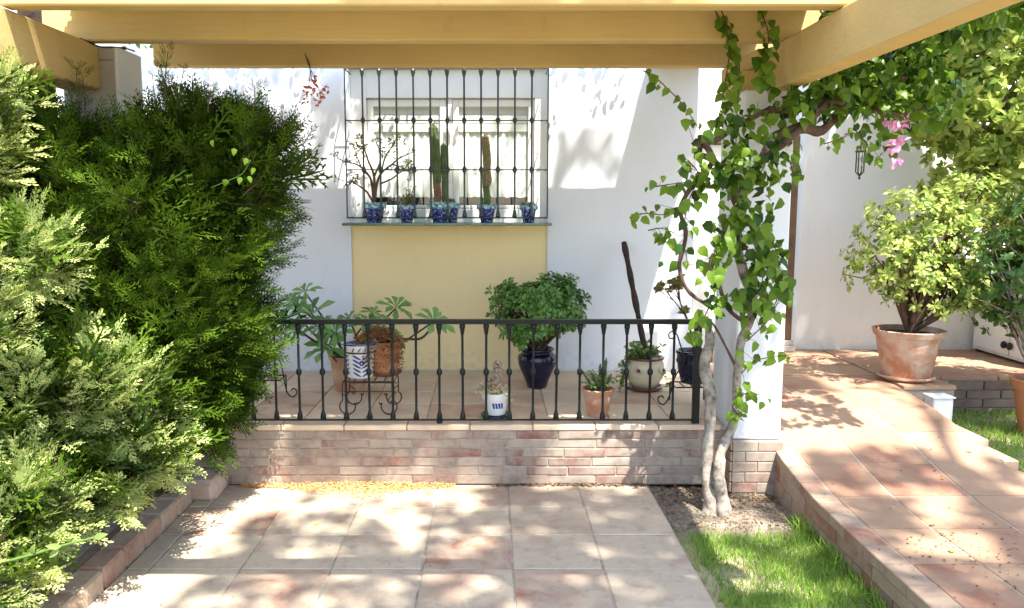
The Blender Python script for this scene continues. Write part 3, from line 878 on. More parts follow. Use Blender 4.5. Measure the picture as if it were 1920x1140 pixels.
# --- five blue pots on the window sill
SZ = 1.4765
def sill_pot(px, r, h, label, Y=5.845):
    c = at(px, 400, Y); root = thing('potted_plant', label, 'potted plant', (c.x, Y, SZ), 'blue and white pots along the window sill')
    m = MB(); s = h/.14
    m.lathe([(r*.70,0),(r*.72,.003),(r*.98,.10*s),(r*1.02,.1005*s),(r*1.2,.103*s),(r*1.2,h-.003),(r*1.17,h),(r*1.06,h),(r*1.0,h-.02)], 0, 0, 0, 28)
    o = m.build('pot', MAJ, root, 'auto', at_origin=(0,0,0)); o.location = (0,0,0)
    soil_disc(root, (c.x, Y), r*1.0, SZ+h-.018); return root, Vector((c.x, Y, SZ+h-.015))
# 1 branching jade
root, b = sill_pot(702, .075, .145, 'small bare branching jade tree in the leftmost blue pot on the window sill')
segs = []; P_ = []
def br(pts, r0, r1, n=5):
    c = catmull(pts, n); segs.append((c, lerp_list([r0, r1], len(c)))); return c
J = lambda x, y, dy=0: at(x, y, 5.83+dy)
tipsJ = []
for path_, r0 in (([b, J(698,350), J(692,330,-.03), J(672,310,-.05), J(648,303,-.05), J(632,297,-.06)], .013), ([b, J(702,345), J(700,325), J(690,300,.03), J(682,275,.03), J(676,258,.03)], .013),
        ([b, J(706,348), J(715,325,.02), J(735,308,.04), J(752,295,.05), J(776,285,.06)], .013), ([b, J(688,360), J(672,348,-.04), J(660,340,-.05), J(652,348,-.06)], .010),
        ([J(702,330), J(712,305,-.02), J(712,285,-.03), J(704,262,-.03)], .008), ([J(715,325,.02), J(722,295,0), J(735,275,0), J(742,262,0)], .007),
        ([J(735,308,.04), J(748,312,.03), J(765,320,.03), J(770,335,.02)], .006), ([J(692,330,-.03), J(680,318,0), J(668,290,0), J(662,270,0)], .007), ([J(712,345), J(735,335,-.02), J(752,322,-.04), J(768,318,-.05)], .008)):
    c = br(path_, r0, .003); tipsJ.append((c[-1], c[-1]-c[-3])); tipsJ.append((c[-6], Vector((random.gauss(0,.3), random.gauss(0,.3), 1))))
    for q in range(4):
        o = c[-2-2*q]; e = o+Vector((random.gauss(0,.035), random.gauss(0,.03), random.uniform(.01,.05))); segs.append(([o, (o+e)/2+Vector((.004,0,0)), e], [.003,.0025,.002])); tipsJ.append((e, e-o))
branches(root, segs, mat_simple('jade_bark', (.16,.10,.07), .8, .2, 30, .4))
P, D, U = whorls([t[0] for t in tipsJ], [t[1] for t in tipsJ], 9, .03, .8, .3)
scatter_mesh('leaves', SPOON, P, D, RNG.uniform(.022, .042, len(P)), JADEY, root, up=U)
# 2 small succulent
root, b = sill_pot(763, .058, .125, 'small leafy succulent in the second blue pot from the left on the sill')
segs, tips = [], []
for k in range(7):
    e = b+Vector((random.uniform(-.05,.05), random.uniform(-.04,.04), random.uniform(.06,.19))); c = catmull([b, (b+e)/2+Vector((random.gauss(0,.012),0,0)), e], 4)
    segs.append((c, lerp_list([.005,.002], len(c)))); 
    for q in (3, 5, 8): tips.append((c[q], Vector((random.gauss(0,.5), random.gauss(0,.5), 1))))
branches(root, segs, BARK2); P, D, U = whorls([t[0] for t in tips], [t[1] for t in tips], 7, .03, 1.0, .2)
scatter_mesh('leaves', SPOON, P, D, RNG.uniform(.02, .032, len(P)), JADEY, root, up=U)
# 3 columnar cacti
def cactus(root, base, top, r, ribs=7, mat=CACT, name='stem', n=14):
    base = Vector(base); top = Vector(top); V = []; F = []; sg = ribs*2
    for i in range(n+1):
        t = i/n; c = base.lerp(top, t) + Vector((.004*sin(t*5), 0, 0)); rr = r*(.82+.18*min(1, t*5))*(1 if t < .9 else sqrt(max(.03, 1-((t-.9)/.1)**2)))
        rr *= 1+.04*sin(i*2.1)
        for k in range(sg):
            a = 2*pi*k/sg; q = rr*(1.0 if k % 2 else .72); V.append((c.x+q*cos(a), c.y+q*sin(a), c.z))
    for i in range(n):
        for k in range(sg): F.append((i*sg+k, i*sg+(k+1) % sg, (i+1)*sg+(k+1) % sg, (i+1)*sg+k))
    F.append(tuple(n*sg+k for k in range(sg))); m = MB().add(V, F); return m.build(name, mat, root, False)
root, b = sill_pot(826, .080, .148, 'two tall ribbed column cacti in the middle blue pot on the window sill')
j = b+Vector((-.022,0,0)); cactus(root, j, (j.x, j.y, j.z+.17), .028, mat=CACTB, name='corky_base'); cactus(root, (j.x,j.y,j.z+.15), at(813, 232, 5.84), .036)
j = b+Vector((.028,.01,0)); cactus(root, j, at(833, 265, 5.85), .023)
c2 = at(845, 400, 5.93); 
root2, b2 = sill_pot(846, .058, .14, 'blue pot half hidden behind the middle cactus pot on the sill', 5.97)
cactus(root2, b2, b2+Vector((0,0,.05)), .03)
# 4 bristly cactus
root, b = sill_pot(913, .062, .13, 'pale bristly column cactus in the fourth blue pot on the window sill')
cactus(root, b, b+Vector((-.003,0,.16)), .027, 8); cactus(root, b+Vector((-.003,0,.15)), b+Vector((.0,0,.26)), .036, 9, CACTF, 'woolly_stem')
cactus(root, b+Vector((.0,0,.25)), at(911, 252, 5.84), .031, 9, CACTF, 'woolly_stem')
P = []; D = []
for k in range(900):
    a = random.uniform(0, 6.28); z = random.uniform(.13, .46); rr = .03
    P.append((b.x+rr*cos(a), b.y+rr*sin(a), b.z+z)); D.append((cos(a), sin(a), random.uniform(-.3,.8)))
scatter_mesh('bristles', [quad_leaf(.06)], P, D, RNG.uniform(.012,.024,len(P)), DRYL, root)
# 5 small
root, b = sill_pot(991, .056, .125, 'small blue pot with a low dry cactus at the right end of the sill')
for k in range(4):
    m = MB(); m.ball((b.x+random.uniform(-.03,.03), b.y+random.uniform(-.03,.03), b.z+.012), .022, jit=.1, sz=1.2); m.build('stem', CACTF, root, True)
P = unit(160)*.035+np.array(b)+[0,0,.015]; scatter_mesh('bristles', [quad_leaf(.08)], P, P-np.array(b), .02, DRYL, root)

# --- low iron stand with two pots
def scroll(c, r0, turns, a0, plane='xz', dirn=1, n=22, rend=.15):
    out = []
    for i in range(n+1):
        t = i/n; a = a0+dirn*turns*2*pi*t; r = r0*(1-t*(1-rend)); out.append(Vector((c[0]+r*cos(a), c[1], c[2]+r*sin(a))))
    return out
st = thing('plant_stand', 'low wrought iron plant stand with curled feet behind the railing', 'plant stand', (-.75, 4.8, FLOORZ))
TZ = .555
sx0, sx1, sy0, sy1 = at(650, 710, 4.78).x, at(742, 710, 4.78).x, 4.68, 4.92
m = MB(); m.tube([(sx0,sy0,TZ),(sx1,sy0,TZ),(sx1,sy1,TZ),(sx0,sy1,TZ),(sx0,sy0,TZ)], .005, 6)
for k in range(1, 5): m.tube([(sx0+(sx1-sx0)*k/5, sy0, TZ), (sx0+(sx1-sx0)*k/5, sy1, TZ)], .004, 6)
m.build('top_frame', RUST, st)
for (sx, sg) in ((sx0+.02, 1), (sx1-.03, -1)):
    for sy in (sy0, sy1):
        m = MB(); R = .047
        c = Vector((sx - sg*.0 , sy, FLOORZ+R+.006))
        pts = [Vector((sx-sg*.025, sy, TZ)), Vector((sx-sg*.03, sy, TZ-.04))] + [Vector((c.x-sg*R*cos(a), sy, c.z+R*sin(a))) for a in np.linspace(.9, -3.6, 18)]
        cc = pts[-1]; pts += [cc+Vector((sg*.012, 0, -.008)), cc+Vector((sg*.016,0,.004))]
        m.tube(catmull(pts, 2), .0042, 6)
        q = Vector((sx-sg*.028, sy, TZ-.075)); m.tube(catmull([q, q+Vector((sg*.025,0,-.022)), q+Vector((sg*.034,0,-.045)), q+Vector((sg*.025,0,-.055)), q+Vector((sg*.015,0,-.048)), q+Vector((sg*.019,0,-.038))], 4), .0032, 6)
        m.build('leg', RUST, st)
m = MB(); m.tube([(sx0+.0, sy0, TZ-.06), (sx1-.01, sy0, TZ-.06)], .0035, 6); m.tube([(sx0+.0, sy1, TZ-.06), (sx1-.01, sy1, TZ-.06)], .0035, 6); m.build('stretcher', RUST, st)
# ring + blue and white pot
pc = at(676, 700, 4.80); BX, BY = pc.x, 4.80
bp = thing('blue_white_pot', 'tall white ceramic pot painted with blue chevrons on the iron stand', 'pot', (BX, BY, TZ+.006))
z0 = TZ+.006
m = MB(); m.lathe([(.072,0),(.078,.004),(.090,.155),(.094,.158),(.113,.20),(.117,.212),(.110,.216),(.100,.20),(.088,.15)], BX, BY, z0, 40); m.build('pot', CERW, bp, 'auto')
soil_disc(bp, (BX, BY), .096, z0+.185)
m = MB(); m.lathe([(.0955,.155),(.098,.157),(.098,.163),(.0965,.166)], BX, BY, z0, 40); m.build('band', RUST, bp, True)
m = MB(); m.lathe([(.1175,.207),(.1185,.211),(.1165,.216)], BX, BY, z0, 40); m.build('blue_rim', BLUEG, bp, True)
m = MB()
def on_pot(th, z):
    if z < .156: r = .078+(.012)*z/.155
    else: r = .094+(.019)*(z-.158)/.042
    r += .0016; a = -pi/2+th; return (BX+r*cos(a), BY+r*sin(a), z0+z)
def stroke(a, b, w0=.008, n=5):
    V = []; F = []
    for i in range(n+1):
        t = i/n; th = a[0]+(b[0]-a[0])*t; z = a[1]+(b[1]-a[1])*t; w = w0*(.5+sin(pi*t)*.6)
        V += [on_pot(th, z-w), on_pot(th, z+w)]
    for i in range(n): F.append((2*i, 2*i+2, 2*i+3, 2*i+1))
    m.add(V, F)
for rep in range(4):
    o = .25 + rep*pi/2
    for k in range(5):
        z = .02+.026*k
        for sgn in (-1, 1): stroke((o+sgn*.06, z-.004), (o+sgn*.62, z+.022), .0065)
    for k in range(12):
        a = 2*pi*k/12
    V = [on_pot(o+.17*cos(2*pi*k/16), .098+.017*sin(2*pi*k/16)) for k in range(16)]
    V2 = [tuple(Vector(p)+Vector((p[0]-BX, p[1]-BY, 0)).normalized()*.001) for p in V]; m.add(V2, [tuple(range(16))])
    for k in range(4): stroke((o-.6+.36*k, .166), (o-.40+.36*k, .194), .006)
tag(m.build('painted_pattern', BLUEG, bp), kind='stuff')
m = MB()
for rep in range(4):
    o = .25+rep*pi/2
    def op2(th, z):
        r = .078+.012*z/.155+.0036; a = -pi/2+th; return (BX+r*cos(a), BY+r*sin(a), z0+z)
    m.add([op2(o-.05,.092), op2(o+.05,.092), op2(o,.108)], [(0,1,2)])
m.build('painted_drop', CERW, bp)
# terracotta pot with reddish trailing plant
TXp = at(722, 700, 4.86).x; TYp = 4.87
tp = thing('potted_plant', 'reddish trailing plant spilling from a terracotta pot beside the blue chevron pot', 'potted plant', (TXp, TYp, TZ+.006))
saucer(tp, (TXp, TYp), .105, TZ+.006, REDGLAZE); make_pot(tp, (TXp, TYp), .078, .102, .20, CLAY2, z=TZ+.018)
P = []; D = []
for k in range(4200):
    a = random.uniform(0, 6.28); r = sqrt(random.random()); q = Vector((cos(a)*r, sin(a)*r, 0))
    x = TXp-.035+q.x*.15; y = TYp-.04+q.y*.14; z = TZ+.225+.075*(1-r*r)+random.uniform(-.03,.01)
    if r > .6: z -= random.random()**1.5*.16*(1 if q.y < .2 else .3)
    P.append((x, y, z)); D.append((q.x+random.gauss(0,.4), q.y+random.gauss(0,.4), random.uniform(-.6,.6)))
scatter_mesh('leaves', QUAD+LEAF1[:1], P, D, RNG.uniform(.011,.022,len(P)), REDDISH, tp, flat=1)

# --- rosette succulent sprawling behind the stand
RXc = at(655, 690, 5.35).x
rs = thing('rosette_succulent', 'sprawling succulent with large green leaf rosettes on bare stems by the ochre panel', 'succulent', (RXc, 5.35, FLOORZ))
make_pot(rs, (RXc, 5.35), .10, .13, .24, CLAY, z=FLOORZ+.001)
hb = Vector((RXc, 5.35, FLOORZ+.2)); segs = []; TIP = []
for (px, py, Y, s) in ((535,600,5.1,.10),(560,575,5.2,.09),(630,625,5.1,.11),(600,615,5.15,.10),(572,548,5.3,.085),(548,565,5.25,.08),(585,590,5.2,.13),(612,655,5.15,.13),(560,620,5.2,.09),(655,600,5.45,.09),(690,612,5.4,.11),(718,612,5.35,.09),(742,578,5.5,.12),(812,604,5.3,.115),(745,640,5.3,.07),(700,590,5.5,.08)):
    e = at(px, py, Y); mid = (hb+e)/2 + Vector((random.gauss(0,.03), 0, -.05 if px > 780 or py > 640 else .0))
    c = catmull([hb, mid, e], 6); segs.append((c, lerp_list([.008, .006], len(c)))); TIP.append((e, (e-c[-3]).normalized()*.5+Vector((0,-.5,.6)), s))
e = at(812, 612, 5.3); c = catmull([hb, at(735, 640, 5.3), at(765, 636, 5.3), at(790, 634, 5.3), e], 5); segs.append((c, lerp_list([.011, .008], len(c))))
branches(rs, segs, BARK2, 'stems')
def mesh_leaf(name, kind, w, fold, curl, mat, tint):
    V, F = leaf_template(w, fold, curl, kind); me = bpy.data.meshes.new(name); me.from_pydata([tuple(v) for v in V], [], F)
    a = me.attributes.new('tint', 'FLOAT', 'POINT'); a.data.foreach_set('value', [tint]*len(V)); me.materials.append(mat)
    me.polygons.foreach_set('use_smooth', [True]*len(F)); return me
def place_leaf(me, parent, p, d, up, s):
    x = Vector(d).normalized(); z = Vector(up); z = (z-x*z.dot(x))
    if z.length < 1e-4: z = x.orthogonal()
    z.normalize(); y = z.cross(x)
    o = bpy.data.objects.new('leaf', me); COL.objects.link(o); o.parent = parent
    M = Matrix((x, y, z)).transposed().to_4x4(); M.translation = Vector(p)-world_loc(parent)
    o.matrix_local = M @ Matrix.Scale(s, 4); return o
RL = [mesh_leaf('rosette_leaf', 'spoon', w, .25, c_, ROSET, t) for w, c_, t in ((.36,.25,.2),(.34,.35,.5),(.4,.2,.8),(.36,.4,.65))]
for e, d, s in TIP:
    d = d.normalized(); a = d.orthogonal().normalized(); b_ = d.cross(a); ph = random.uniform(0, 6)
    for k in range(13):
        an = ph+k*2.4; lift = .15+.75*(k/13)**1.3; v = (a*cos(an)+b_*sin(an))*(1-.5*k/13)+d*lift
        place_leaf(random.choice(RL), rs, e, v, d*1.0-v*.2, s*(1.35-.6*k/13)*random.uniform(.85,1.1))
# --- small blue/white pot with dried column cactus
cx = at(929, 760, 4.63).x; cy = 4.63
dp = thing('potted_plant', 'small white and blue pot with a pale knobbly dried cactus behind the railing', 'potted plant', (cx, cy, FLOORZ))
m = MB(); m.lathe([(.06,0),(.086,.014),(.088,.022),(.08,.022),(.06,.012),(.001,.010)], cx, cy, FLOORZ+.001, 32); m.build('saucer', NAVY, dp, True)
m = MB(); m.lathe([(.058,0),(.058,.012),(.061,.0125)], cx, cy, FLOORZ+.012, 32); m.build('blue_band', BLUEG, dp, True)
m = MB(); m.lathe([(.058,0),(.072,.09),(.079,.092),(.085,.128),(.080,.131),(.072,.128),(.066,.10)], cx, cy, FLOORZ+.0245, 36); m.build('pot', CERW, dp, 'auto')
soil_disc(dp, (cx, cy), .072, FLOORZ+.135)
m = MB()
def on2(th, z): 
    r = .058+.014*z/.09+.0012; a = -pi/2+th; return (cx+r*cos(a), cy+r*sin(a), FLOORZ+.0245+z)
for rep in range(3):
    for k in range(4):
        t0 = -.30+.25*k+rep*2.09; m.add([on2(t0,.075), on2(t0+.19,.075), on2(t0+.27,.042), on2(t0+.10,.042)], [(0,1,2,3)])
tag(m.build('painted_pattern', BLUEG, dp), kind='stuff')
m = MB(); bb = Vector((cx+.012, cy, FLOORZ+.14))
for k in range(90):
    t = random.random(); a = random.uniform(0, 6.28); rr = .028*(1-.25*t)
    m.ball((bb.x+rr*cos(a)+.004*sin(t*9), bb.y+rr*sin(a), bb.z+t*.155), random.uniform(.009,.015), seg=6, rings=4, jit=.2)
for k in range(30):
    u = unit(1)[0]*.02; m.ball((bb.x+u[0]+.002, bb.y+u[1], bb.z+.175+u[2]), .010, seg=6, rings=4, jit=.2)
for k in range(40):
    t = random.random(); a = random.uniform(0, 6.28); m.ball((bb.x-.034+.016*cos(a), bb.y+.016*sin(a), bb.z+t*.085), .011, seg=6, rings=4, jit=.2)
m.tube([bb, bb+Vector((0,0,.16))], .02, 8); m.build('knobbly_stem', mat_simple('dried_cactus', (.46,.36,.25), .9, .3, 60, .8, dark=(.2,.13,.08)), dp, True)
P = []; D = []
for (ox, oz, n_, sp) in ((-.055,.005,170,.05),(-.02,.0,80,.04),(.05,-.01,120,.035),(.066,-.04,60,.02)):
    for k in range(n_):
        u = unit(1)[0]; P.append((cx+ox+u[0]*sp, cy-.02+u[1]*sp*.8, FLOORZ+.155+oz+abs(u[2])*sp*.8)); D.append((u[0], u[1], u[2]+.2))
scatter_mesh('dry_leaves', SPOON, P, D, RNG.uniform(.018,.034,len(P)), DRYL, dp, flat=.7)
# --- navy urn with bushy jade
ux = at(1008, 690, 5.35).x; uy = 5.42
ur = thing('potted_plant', 'dense round jade bush in a glossy navy blue urn before the wall', 'potted plant', (ux, uy, FLOORZ))
m = MB(); m.lathe([(.062,0),(.068,.004),(.085,.06),(.125,.15),(.135,.20),(.13,.225),(.105,.243),(.10,.246),(.112,.258),(.117,.268),(.112,.276),(.098,.272),(.088,.25)], ux, uy, FLOORZ+.001, 48); m.build('urn', NAVY, ur, True)
soil_disc(ur, (ux, uy), .094, FLOORZ+.252)
P = []; U = []; segs = []; c0 = Vector((ux+.01, uy-.02, .88))
base = Vector((ux, uy, FLOORZ+.25))
tips = []
for k in range(480):
    u = Vector(unit(1)[0]); 
    if u.z < -.75: continue
    r = random.uniform(.72, 1.02); px_ = c0+Vector((u.x*.325*r, u.y*.24*r, u.z*.23*r*(1 if u.z > 0 else .85)))
    px_ += Vector((mn.noise(tuple(u*2))*.10, 0, mn.noise(tuple(u*2+Vector((5,5,5))))*.11)); tips.append((px_, u+Vector((0,-.1,.35))))
    if k % 3 == 0:
        mid = base.lerp(px_, .5)+Vector((random.gauss(0,.02), random.gauss(0,.02), .02)); c = catmull([base+Vector((random.gauss(0,.02),random.gauss(0,.02),0)), mid, px_], 4); segs.append((c, lerp_list([.012 if k % 15 == 0 else .006, .0025], len(c))))
for k in range(4): segs.append(([base, base+Vector((random.gauss(0,.02),0,.12))], [.022,.016]))
branches(ur, segs, BARK2); P, D, U = whorls([t[0] for t in tips], [t[1] for t in tips], 10, .04, .9, .3)
scatter_mesh('leaves', SPOON, P, D, RNG.uniform(.032,.062,len(P)), JADE, ur, up=U)
# --- terracotta pot with spiky succulents
tx = at(1121, 770, 4.66).x; ty = 4.675
tk = thing('potted_plant', 'small terracotta pot of upright spiky succulents close behind the railing', 'potted plant', (tx, ty, FLOORZ))
make_pot(tk, (tx, ty), .062, .090, .165, CLAY, rim=.010, rh=.028, z=FLOORZ+.002)
b = Vector((tx, ty, FLOORZ+.148))
for (dx_, dz, lean) in ((-.045,.13,-.05),(.018,.15,0),(.005,.17,.01),(.042,.20,.012),(-.018,.12,-.02),(.05,.11,.03)):
    cactus(tk, b+Vector((dx_*.6, random.uniform(-.03,.03), 0)), b+Vector((dx_+lean, random.uniform(-.03,.03), dz)), .011, 4, mat_simple('dark_succulent_skin', (.05,.10,.04), .6, .2, 20, .3), 'stem', 8)
segs = []; tips = []
for k in range(16):
    a = random.uniform(0, 6.28); rr = random.uniform(.02,.14); e = b+Vector((cos(a)*rr*.9, sin(a)*rr*.7, random.uniform(.02,.12))); c = catmull([b, (b+e)/2+Vector((0,0,.02)), e], 4)
    segs.append((c, lerp_list([.004,.002], len(c)))); tips += [(c[q], Vector((cos(a)*.5, sin(a)*.5, 1))) for q in (4, 6, 8)]
branches(tk, segs, HERB); P, D, U = whorls([t[0] for t in tips], [t[1] for t in tips], 6, .02, 1, .3)
scatter_mesh('leaves', SPOON, P, D, RNG.uniform(.016,.03,len(P)), HERB, tk, up=U)
# --- cream round pot with emblem, stick leaning in it
gx = at(1212, 690, 5.30).x; gy_ = 5.36
gp = thing('potted_plant', 'leafy herb in a round cream glazed pot with red rim and emblem', 'potted plant', (gx, gy_, FLOORZ))
saucer(gp, (gx, gy_), .125, FLOORZ+.001, REDGLAZE, .028)
prof = [(.07,0),(.085,.006),(.122,.07),(.132,.12),(.128,.165),(.118,.195),(.124,.20),(.13,.208),(.126,.215),(.112,.21),(.108,.18)]
m = MB(); m.lathe(prof, gx, gy_, FLOORZ+.014, 44); m.build('pot', CREAM, gp, True)
m = MB(); m.lathe([(.1265,.2005),(.1315,.2085),(.1275,.2155)], gx, gy_, FLOORZ+.0142, 44); m.build('red_rim', REDGLAZE, gp, True)
soil_disc(gp, (gx, gy_), .110, FLOORZ+.19)
for i_, th in enumerate((-.45, .75, 2.3, 3.9)):
    a = -pi/2+th; q = Vector((gx+.131*cos(a), gy_+.131*sin(a), FLOORZ+.155)); m = MB()
    m.ball((q.x, q.y, q.z), .026, seg=14, rings=8, sz=1); o = m.build('emblem', CREAM, gp, True)
    m = MB(); q2 = q+Vector((cos(a), sin(a), 0))*.020; m.ball((q2.x, q2.y, q2.z), .0135, seg=12, rings=8); m.build('emblem_centre', REDGLAZE, o, True)
segs = []; tips = []; b = Vector((gx, gy_, FLOORZ+.2))
for k in range(40):
    a = random.uniform(0, 6.28); rr = random.uniform(.05,.14); e = b+Vector((cos(a)*rr*1.0, sin(a)*rr*.8, random.uniform(.02,.12)))
    if k < 6: e = b+Vector((-.17-random.random()*.02, -.05+random.gauss(0,.02), -.03-.035*k))
    if k in (7, 8): e = b+Vector((.15, -.09, -.15))
    mid = (b+e)/2+Vector((-.02 if k < 6 else 0, 0, .05 if e.z < b.z+.03 else .01)); c = catmull([b, mid, e], 4); segs.append((c, lerp_list([.003,.0015], len(c))))
    tips += [(c[q], Vector((random.gauss(0,.6), random.gauss(0,.6), 1))) for q in (3, 5, 6, 8)]
branches(gp, segs, HERB); P, D, U = whorls([t[0] for t in tips], [t[1] for t in tips], 4, .03, 1, .15)
scatter_mesh('leaves', LEAF1, P, D, RNG.uniform(.025,.05,len(P)), HERB, gp, up=U)
s0 = at(1206, 640, 5.40); s1 = at(1170, 455, 5.90)
m = MB(); pts = [s0.lerp(s1, t) for t in np.linspace(-.22, 1, 16)]; m.tube(pts, [.021+.003*sin(i*1.9)+random.uniform(-.002,.002) for i in range(16)], 9)
m2 = thing('wooden_stick', 'dark rough stick leaning from the cream pot against the white wall', 'stick', tuple(s0)); m.build('shaft', DARKWOOD, m2)
# --- dark blue pot and its side scroll stand at right
dx_ = at(1300, 690, 5.0).x; dy = 5.0
bs = thing('potted_plant', 'yellowish shrub in a dark blue pot beside the right railing post', 'potted plant', (dx_, dy, FLOORZ+.12))
m = MB(); zb = FLOORZ+.125; m.lathe([(.06,0),(.075,.004),(.098,.09),(.106,.15),(.106,.19),(.112,.195),(.112,.21),(.10,.212),(.09,.19)], dx_, dy, zb, 36); m.build('pot', NAVY, bs, True)
soil_disc(bs, (dx_, dy), .095, zb+.19)
segs, tips = grow(bs, (dx_, dy, zb+.19), (-.05,0,1), .20, 2, .008, .45, 3, .75, .1, .2)
branches(bs, segs, BARK2); tt = [(t, d) for t, d in tips]
P, D, U = whorls([t[0] for t in tt], [t[1] for t in tt], 12, .04, .9, .3)
scatter_mesh('leaves', LEAF1, P, D, RNG.uniform(.03,.05,len(P)), YELW, bs, up=U)
def scroll_stand(px, Y, lab, flip, z_top, pxw):
    t = thing('scroll_stand', lab, 'plant stand', (at(px, 700, Y).x, Y, FLOORZ)); x = at(px, 700, Y).x; W = pxw
    for s in (0, 1):
        m = MB(); xx = x+flip*W*s; fl = 1 if s == 0 else -1; f = fl*flip
        z1 = z_top
        m.tube(catmull([(xx, Y, z1), (xx+f*.02, Y, z1-.06), (xx+f*.045, Y, z1-.14), (xx+f*.03, Y, z1-.20), (xx-f*.01, Y, z1-.27), (xx-f*.04, Y, FLOORZ+.06), (xx-f*.07, Y, FLOORZ+.012), (xx-f*.10, Y, FLOORZ+.02), (xx-f*.11, Y, FLOORZ+.05), (xx-f*.085, Y, FLOORZ+.065), (xx-f*.075, Y, FLOORZ+.05)], 5), .0045, 6)
        m.tube(catmull([(xx, Y, z1), (xx-f*.02, Y, z1+.025), (xx-f*.05, Y, z1+.015), (xx-f*.05, Y, z1-.015), (xx-f*.028, Y, z1-.02), (xx-f*.022, Y, z1-.006)], 5), .004, 6)
        m.tube(catmull([(xx+f*.045, Y, z1-.14), (xx+f*.02, Y, z1-.17), (xx+f*.0, Y, z1-.16), (xx+f*.004, Y, z1-.14)], 4), .0035, 6)
        m.build('side_scroll', IRON, t)
    m = MB()
    zs = FLOORZ+.118
    m.tube([(x, Y, zs), (x+flip*W, Y, zs)], .005, 6); m.tube([(x, Y+.16, zs), (x+flip*W, Y+.16, zs)], .005, 6)
    for k in range(5): m.tube([(x+flip*W*k/4, Y, zs), (x+flip*W*k/4, Y+.16, zs)], .004, 6)
    for k in (0, 1): m.tube([(x+flip*W*k, Y+.16, zs), (x+flip*W*k, Y+.16, FLOORZ+.001)], .005, 6)
    m.build('shelf', IRON, t)
scroll_stand(1268, 4.90, 'black scrolled iron stand under the dark blue pot at the right', 1, .80, .22)
scroll_stand(524, 5.10, 'black scrolled iron stand half hidden by the cypress at the left', -1, .86, .24)
# ------------------------------------------------------------------ right-hand pots and shrubs
bx_, by_ = 2.88, 5.45
big = thing('potted_plant', 'large variegated bush in a big weathered terracotta pot beside the ramp', 'potted plant', (bx_, by_, .405))
saucer(big, (bx_, by_), .185, .406, CLAYW, .035)
make_pot(big, (bx_, by_), .150, .215, .335, CLAYW, rim=.018, rh=.045, z=.42, seg=48, wall=.014)
b = Vector((bx_, by_, .72)); tips = []; segs = []
BL = [((2.93,5.40,1.05),(.34,.34,.26)), ((2.70,5.35,1.22),(.34,.32,.26)), ((3.15,5.45,1.25),(.40,.36,.34)), ((2.95,5.5,1.50),(.36,.32,.24)), ((3.30,5.5,1.6),(.28,.3,.26)), ((3.22,5.4,1.02),(.32,.3,.25)), ((2.60,5.35,1.42),(.16,.2,.12))]
for c, r in BL:
    for k in range(int(r[0]*r[2]*1900)):
        u = Vector(unit(1)[0]); 
        if u.z < -.6: continue
        q = random.uniform(.55, 1.08); p = Vector((c[0]+u.x*r[0]*q, c[1]+u.y*r[1]*q, c[2]+u.z*r[2]*q))
        if mn.noise(tuple(p*5)) < -.3: continue
        tips.append((p, u+Vector((0,0,.5))))
        if random.random() < .10:
            cc = Vector(c); mid = b.lerp(cc, .6)+Vector((random.gauss(0,.05), random.gauss(0,.05), 0)); cv = catmull([b, mid, p], 4); segs.append((cv, lerp_list([.013, .003], len(cv))))
branches(big, segs, BARK2); P, D, U = whorls([t[0] for t in tips], [t[1] for t in tips], 8, .05, .95, .25)
scatter_mesh('leaves', SPOON+LEAF1[:1], P, D, RNG.uniform(.035,.062,len(P)), PITTO, big, up=U)
# small yellow-green shrub tips top-left of bush kept in the same plant (above)

fx, fy = 3.56, 5.05
fp = thing('potted_plant', 'tall dark green bush in an orange terracotta pot standing on the side lawn', 'potted plant', (fx, fy, .12))
make_pot(fp, (fx, fy), .115, .175, .36, CLAY2, rim=.014, rh=.07, z=.13, seg=44, wall=.012)
b = Vector((fx, fy, .46)); tips = []; segs = []
for c, r in (((3.35,5.1,1.15),(.35,.35,.32)), ((3.65,5.1,1.45),(.42,.35,.38)), ((3.5,5.2,1.0),(.38,.3,.25)), ((3.75,5.0,1.9),(.4,.35,.4))):
    for k in range(int(r[0]*r[2]*1500)):
        u = Vector(unit(1)[0]); q = random.uniform(.5, 1.08); p = Vector((c[0]+u.x*r[0]*q, c[1]+u.y*r[1]*q, c[2]+u.z*r[2]*q))
        tips.append((p, u+Vector((0,0,.4))))
        if random.random() < .2:
            mid = b.lerp(Vector(c), .6)+Vector((random.gauss(0,.06), random.gauss(0,.05), 0)); cv = catmull([b+Vector((random.gauss(0,.03),0,0)), mid, p], 4); segs.append((cv, lerp_list([.012, .003], len(cv))))
branches(fp, segs, BARK); P, D, U = whorls([t[0] for t in tips], [t[1] for t in tips], 7, .05, .95, .2)
scatter_mesh('leaves', LEAF1, P, D, RNG.uniform(.035,.06,len(P)), DKLEAF, fp, up=U)

